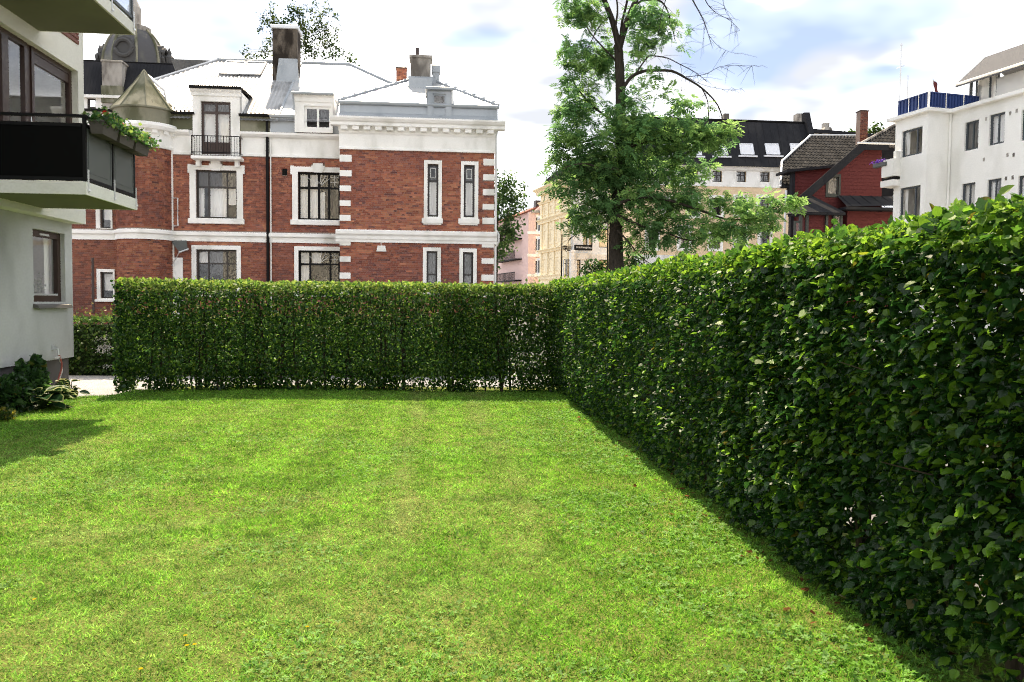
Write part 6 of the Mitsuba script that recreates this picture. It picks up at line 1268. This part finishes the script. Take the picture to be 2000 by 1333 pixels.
for (cx_, cy_, cz2, rx, ry, rz, m, lf_) in crown:
    for i in range(m):
        D_ = unit(rg.normal(0, 1, 3)) * rg.random() ** .45; c = np.array([cx_, cy_, cz2]) + D_ * [rx, ry, rz]
        w = rg.integers(5, 10); o = unit(rg.normal(0, 1, (w, 3)) * [1, 1, .55]); P = c + o * .05 + rg.normal(0, .07, (w, 3))
        tint = rg.uniform(.7, 1.3) * (np.array([.125, .250, .090]) if rg.random() > lf_ else np.array([.25, .41, .12]))
        scatter(b, PIN, PINT, P, o + [0, 0, -.35], rg.normal(0, .35, (w, 3)) + [0, -.1, 1], rg.uniform(.26, .42, w), tint * rg.uniform(.75, 1.25, (w, 1)))
k = b.put(f'{AT}__crown', 'm_treeleaf', color=True)

def leafy_tree(key, label, trunk, blobs, n, size, base, young, tr=.2, seed=1, bare=None):
    g = np.random.default_rng(seed); k = thing(key, label, 'tree'); b = B(); limb(b, trunk, tr, tr * .3, 8)
    f = B()
    tot = sum(q[3] * q[5] for q in blobs)
    for (cx_, cy_, cz2, rx, ry, rz) in blobs:
        m = max(1, int(n * rx * rz / tot / 12)); i0 = int(np.argmin([abs(t[2] - (cz2 - rz)) for t in trunk])); b.tube([trunk[i0], (np.array(trunk[i0]) + [cx_, cy_, cz2]) / 2 + [0, 0, -.15 * rz], [cx_, cy_, cz2 + rz * .5]], [tr * .3, tr * .18, .01], 5)
        for i in range(m):
            D_ = unit(g.normal(0, 1, 3)) * g.random() ** .4; c = np.array([cx_, cy_, cz2]) + D_ * [rx, ry, rz]; P = c + g.normal(0, size * .95, (12, 3))
            scatter(f, LEAF4, LEAF4T, P, g.normal(0, 1, (12, 3)) + D_ * .5, g.normal(0, .5, (12, 3)) + [0, 0, .8], g.uniform(.7, 1.25, 12) * size, (np.array(base) if g.random() < .65 else np.array(young)) * g.uniform(.6, 1.35, (12, 1)))
    b.put(f'{k}__trunk', 'm_twig'); f.put(f'{k}__crown', 'm_treeleaf', color=True); return k
leafy_tree('street_tree', 'leafy street tree right of the brick villa', [(4.35, 57.90, 1.29), (4.40, 58.11, 5.76), (4.57, 58.28, 9.49)], [(4.57, 58.22, 8.37, 1.12, 1.12, 1.86), (4.94, 58.26, 9.86, 0.82, 0.82, 1.49), (5.50, 58.15, 8.75, 0.90, 0.90, 1.27), (5.86, 58.17, 9.80, 0.67, 0.67, 0.90), (4.95, 58.11, 6.88, 0.90, 0.90, 1.49), (5.51, 58.08, 7.26, 0.75, 0.75, 0.90), (4.59, 58.06, 5.02, 0.52, 0.52, 1.12), (4.96, 58.06, 5.77, 0.75, 0.75, 0.82), (6.17, 58.10, 9.13, 0.45, 0.45, 0.60), (4.56, 58.34, 10.79, 0.37, 0.37, 0.75)], 2600, .20, (.06, .115, .04), (.12, .19, .06), .16, 11)
leafy_tree('poplar_tree', 'upright sparse tree rising behind the pale roof ridge and great chimney', [(-9.76, 57.71, 10.87), (-9.72, 57.97, 16.27), (-9.70, 58.12, 19.51)], [(-12.22, 58.43, 20.99, 0.25, 0.25, 0.94), (-11.61, 58.39, 21.29, 0.32, 0.32, 1.01), (-11.07, 58.30, 20.57, 0.36, 0.36, 1.44), (-10.46, 58.27, 21.12, 0.29, 0.29, 1.15), (-10.07, 58.26, 21.73, 0.29, 0.29, 1.22), (-9.64, 58.20, 21.31, 0.29, 0.29, 1.22), (-9.35, 58.19, 21.67, 0.29, 0.29, 1.22), (-8.92, 58.10, 20.59, 0.36, 0.36, 1.44), (-8.42, 58.10, 21.61, 0.32, 0.32, 1.22), (-7.77, 58.02, 21.40, 0.29, 0.29, 1.15), (-7.12, 57.93, 20.79, 0.25, 0.25, 1.01), (-8.09, 57.98, 19.88, 0.58, 0.58, 1.22), (-9.09, 58.05, 19.33, 0.58, 0.58, 1.08), (-7.47, 57.90, 19.35, 0.43, 0.43, 0.94), (-11.96, 58.33, 19.30, 0.36, 0.36, 0.94), (-6.86, 57.83, 19.18, 0.22, 0.22, 0.72), (-13.14, 58.43, 19.00, 0.29, 0.29, 0.43), (-12.60, 58.37, 18.83, 0.29, 0.29, 0.43), (-13.67, 58.47, 18.82, 0.14, 0.14, 0.36)], 2800, .15, (.035, .06, .024), (.09, .12, .035), .09, 12)
leafy_tree('sapling_tree', 'small leafy tree top peeping over the roof hip beside the villa wing', [(-5.62, 53.47, 14.59), (-5.67, 53.58, 16.93), (-5.64, 53.61, 17.53)], [(-5.64, 53.61, 17.53, 0.20, 0.20, 0.27), (-5.44, 53.57, 17.19, 0.17, 0.17, 0.17)], 90, .15, (.05, .09, .03), (.10, .15, .03), .05, 13)
leafy_tree('distant_tree', 'rounded green tree top seen left of the red brick chimney', [(44.18, 81.81, 13.54), (44.16, 82.02, 17.90), (44.15, 82.11, 19.65)], [(44.15, 82.11, 19.65, 0.71, 0.49, 0.49), (43.50, 82.16, 19.43, 0.44, 0.33, 0.33)], 420, .32, (.06, .11, .025), (.09, .15, .03), .25, 14)
leafy_tree('distant_tree', 'spindly tree top seen right of the red brick chimney', [(44.05, 76.71, 11.83), (44.02, 76.96, 16.97), (43.90, 77.09, 19.28)], [(43.50, 77.11, 18.92, 0.41, 0.41, 0.46), (44.11, 77.07, 19.44, 0.46, 0.46, 0.51), (44.52, 77.01, 18.93, 0.31, 0.31, 0.41)], 200, .30, (.05, .09, .03), (.09, .14, .03), .2, 15)
sh = []
rg = np.random.default_rng(606)
bush('leafy_shrub', 'dark green shrub below the ash tree in front of the white corner shop', [(6.48, 32.63, 2.95, 0.55, 0.47, 0.47), (7.05, 32.57, 2.85, 0.51, 0.51, 0.51), (8.11, 32.48, 3.13, 0.51, 0.51, 0.64)], 1500, .11, (.03, .065, .025), (.06, .11, .03), mt='m_treeleaf')
k = thing('thin_pole', 'thin dark pole just left of the ash trunk', 'pole'); p = (6.860, 31.578, 2.707)
B().tube([(p[0], p[1], 0), (p[0], p[1], (6.844, 31.718, 5.585)[2])], .03, 6).put(f'{k}__shaft', 'm_twig')
scene = {k: v for k, v in scene.items()}
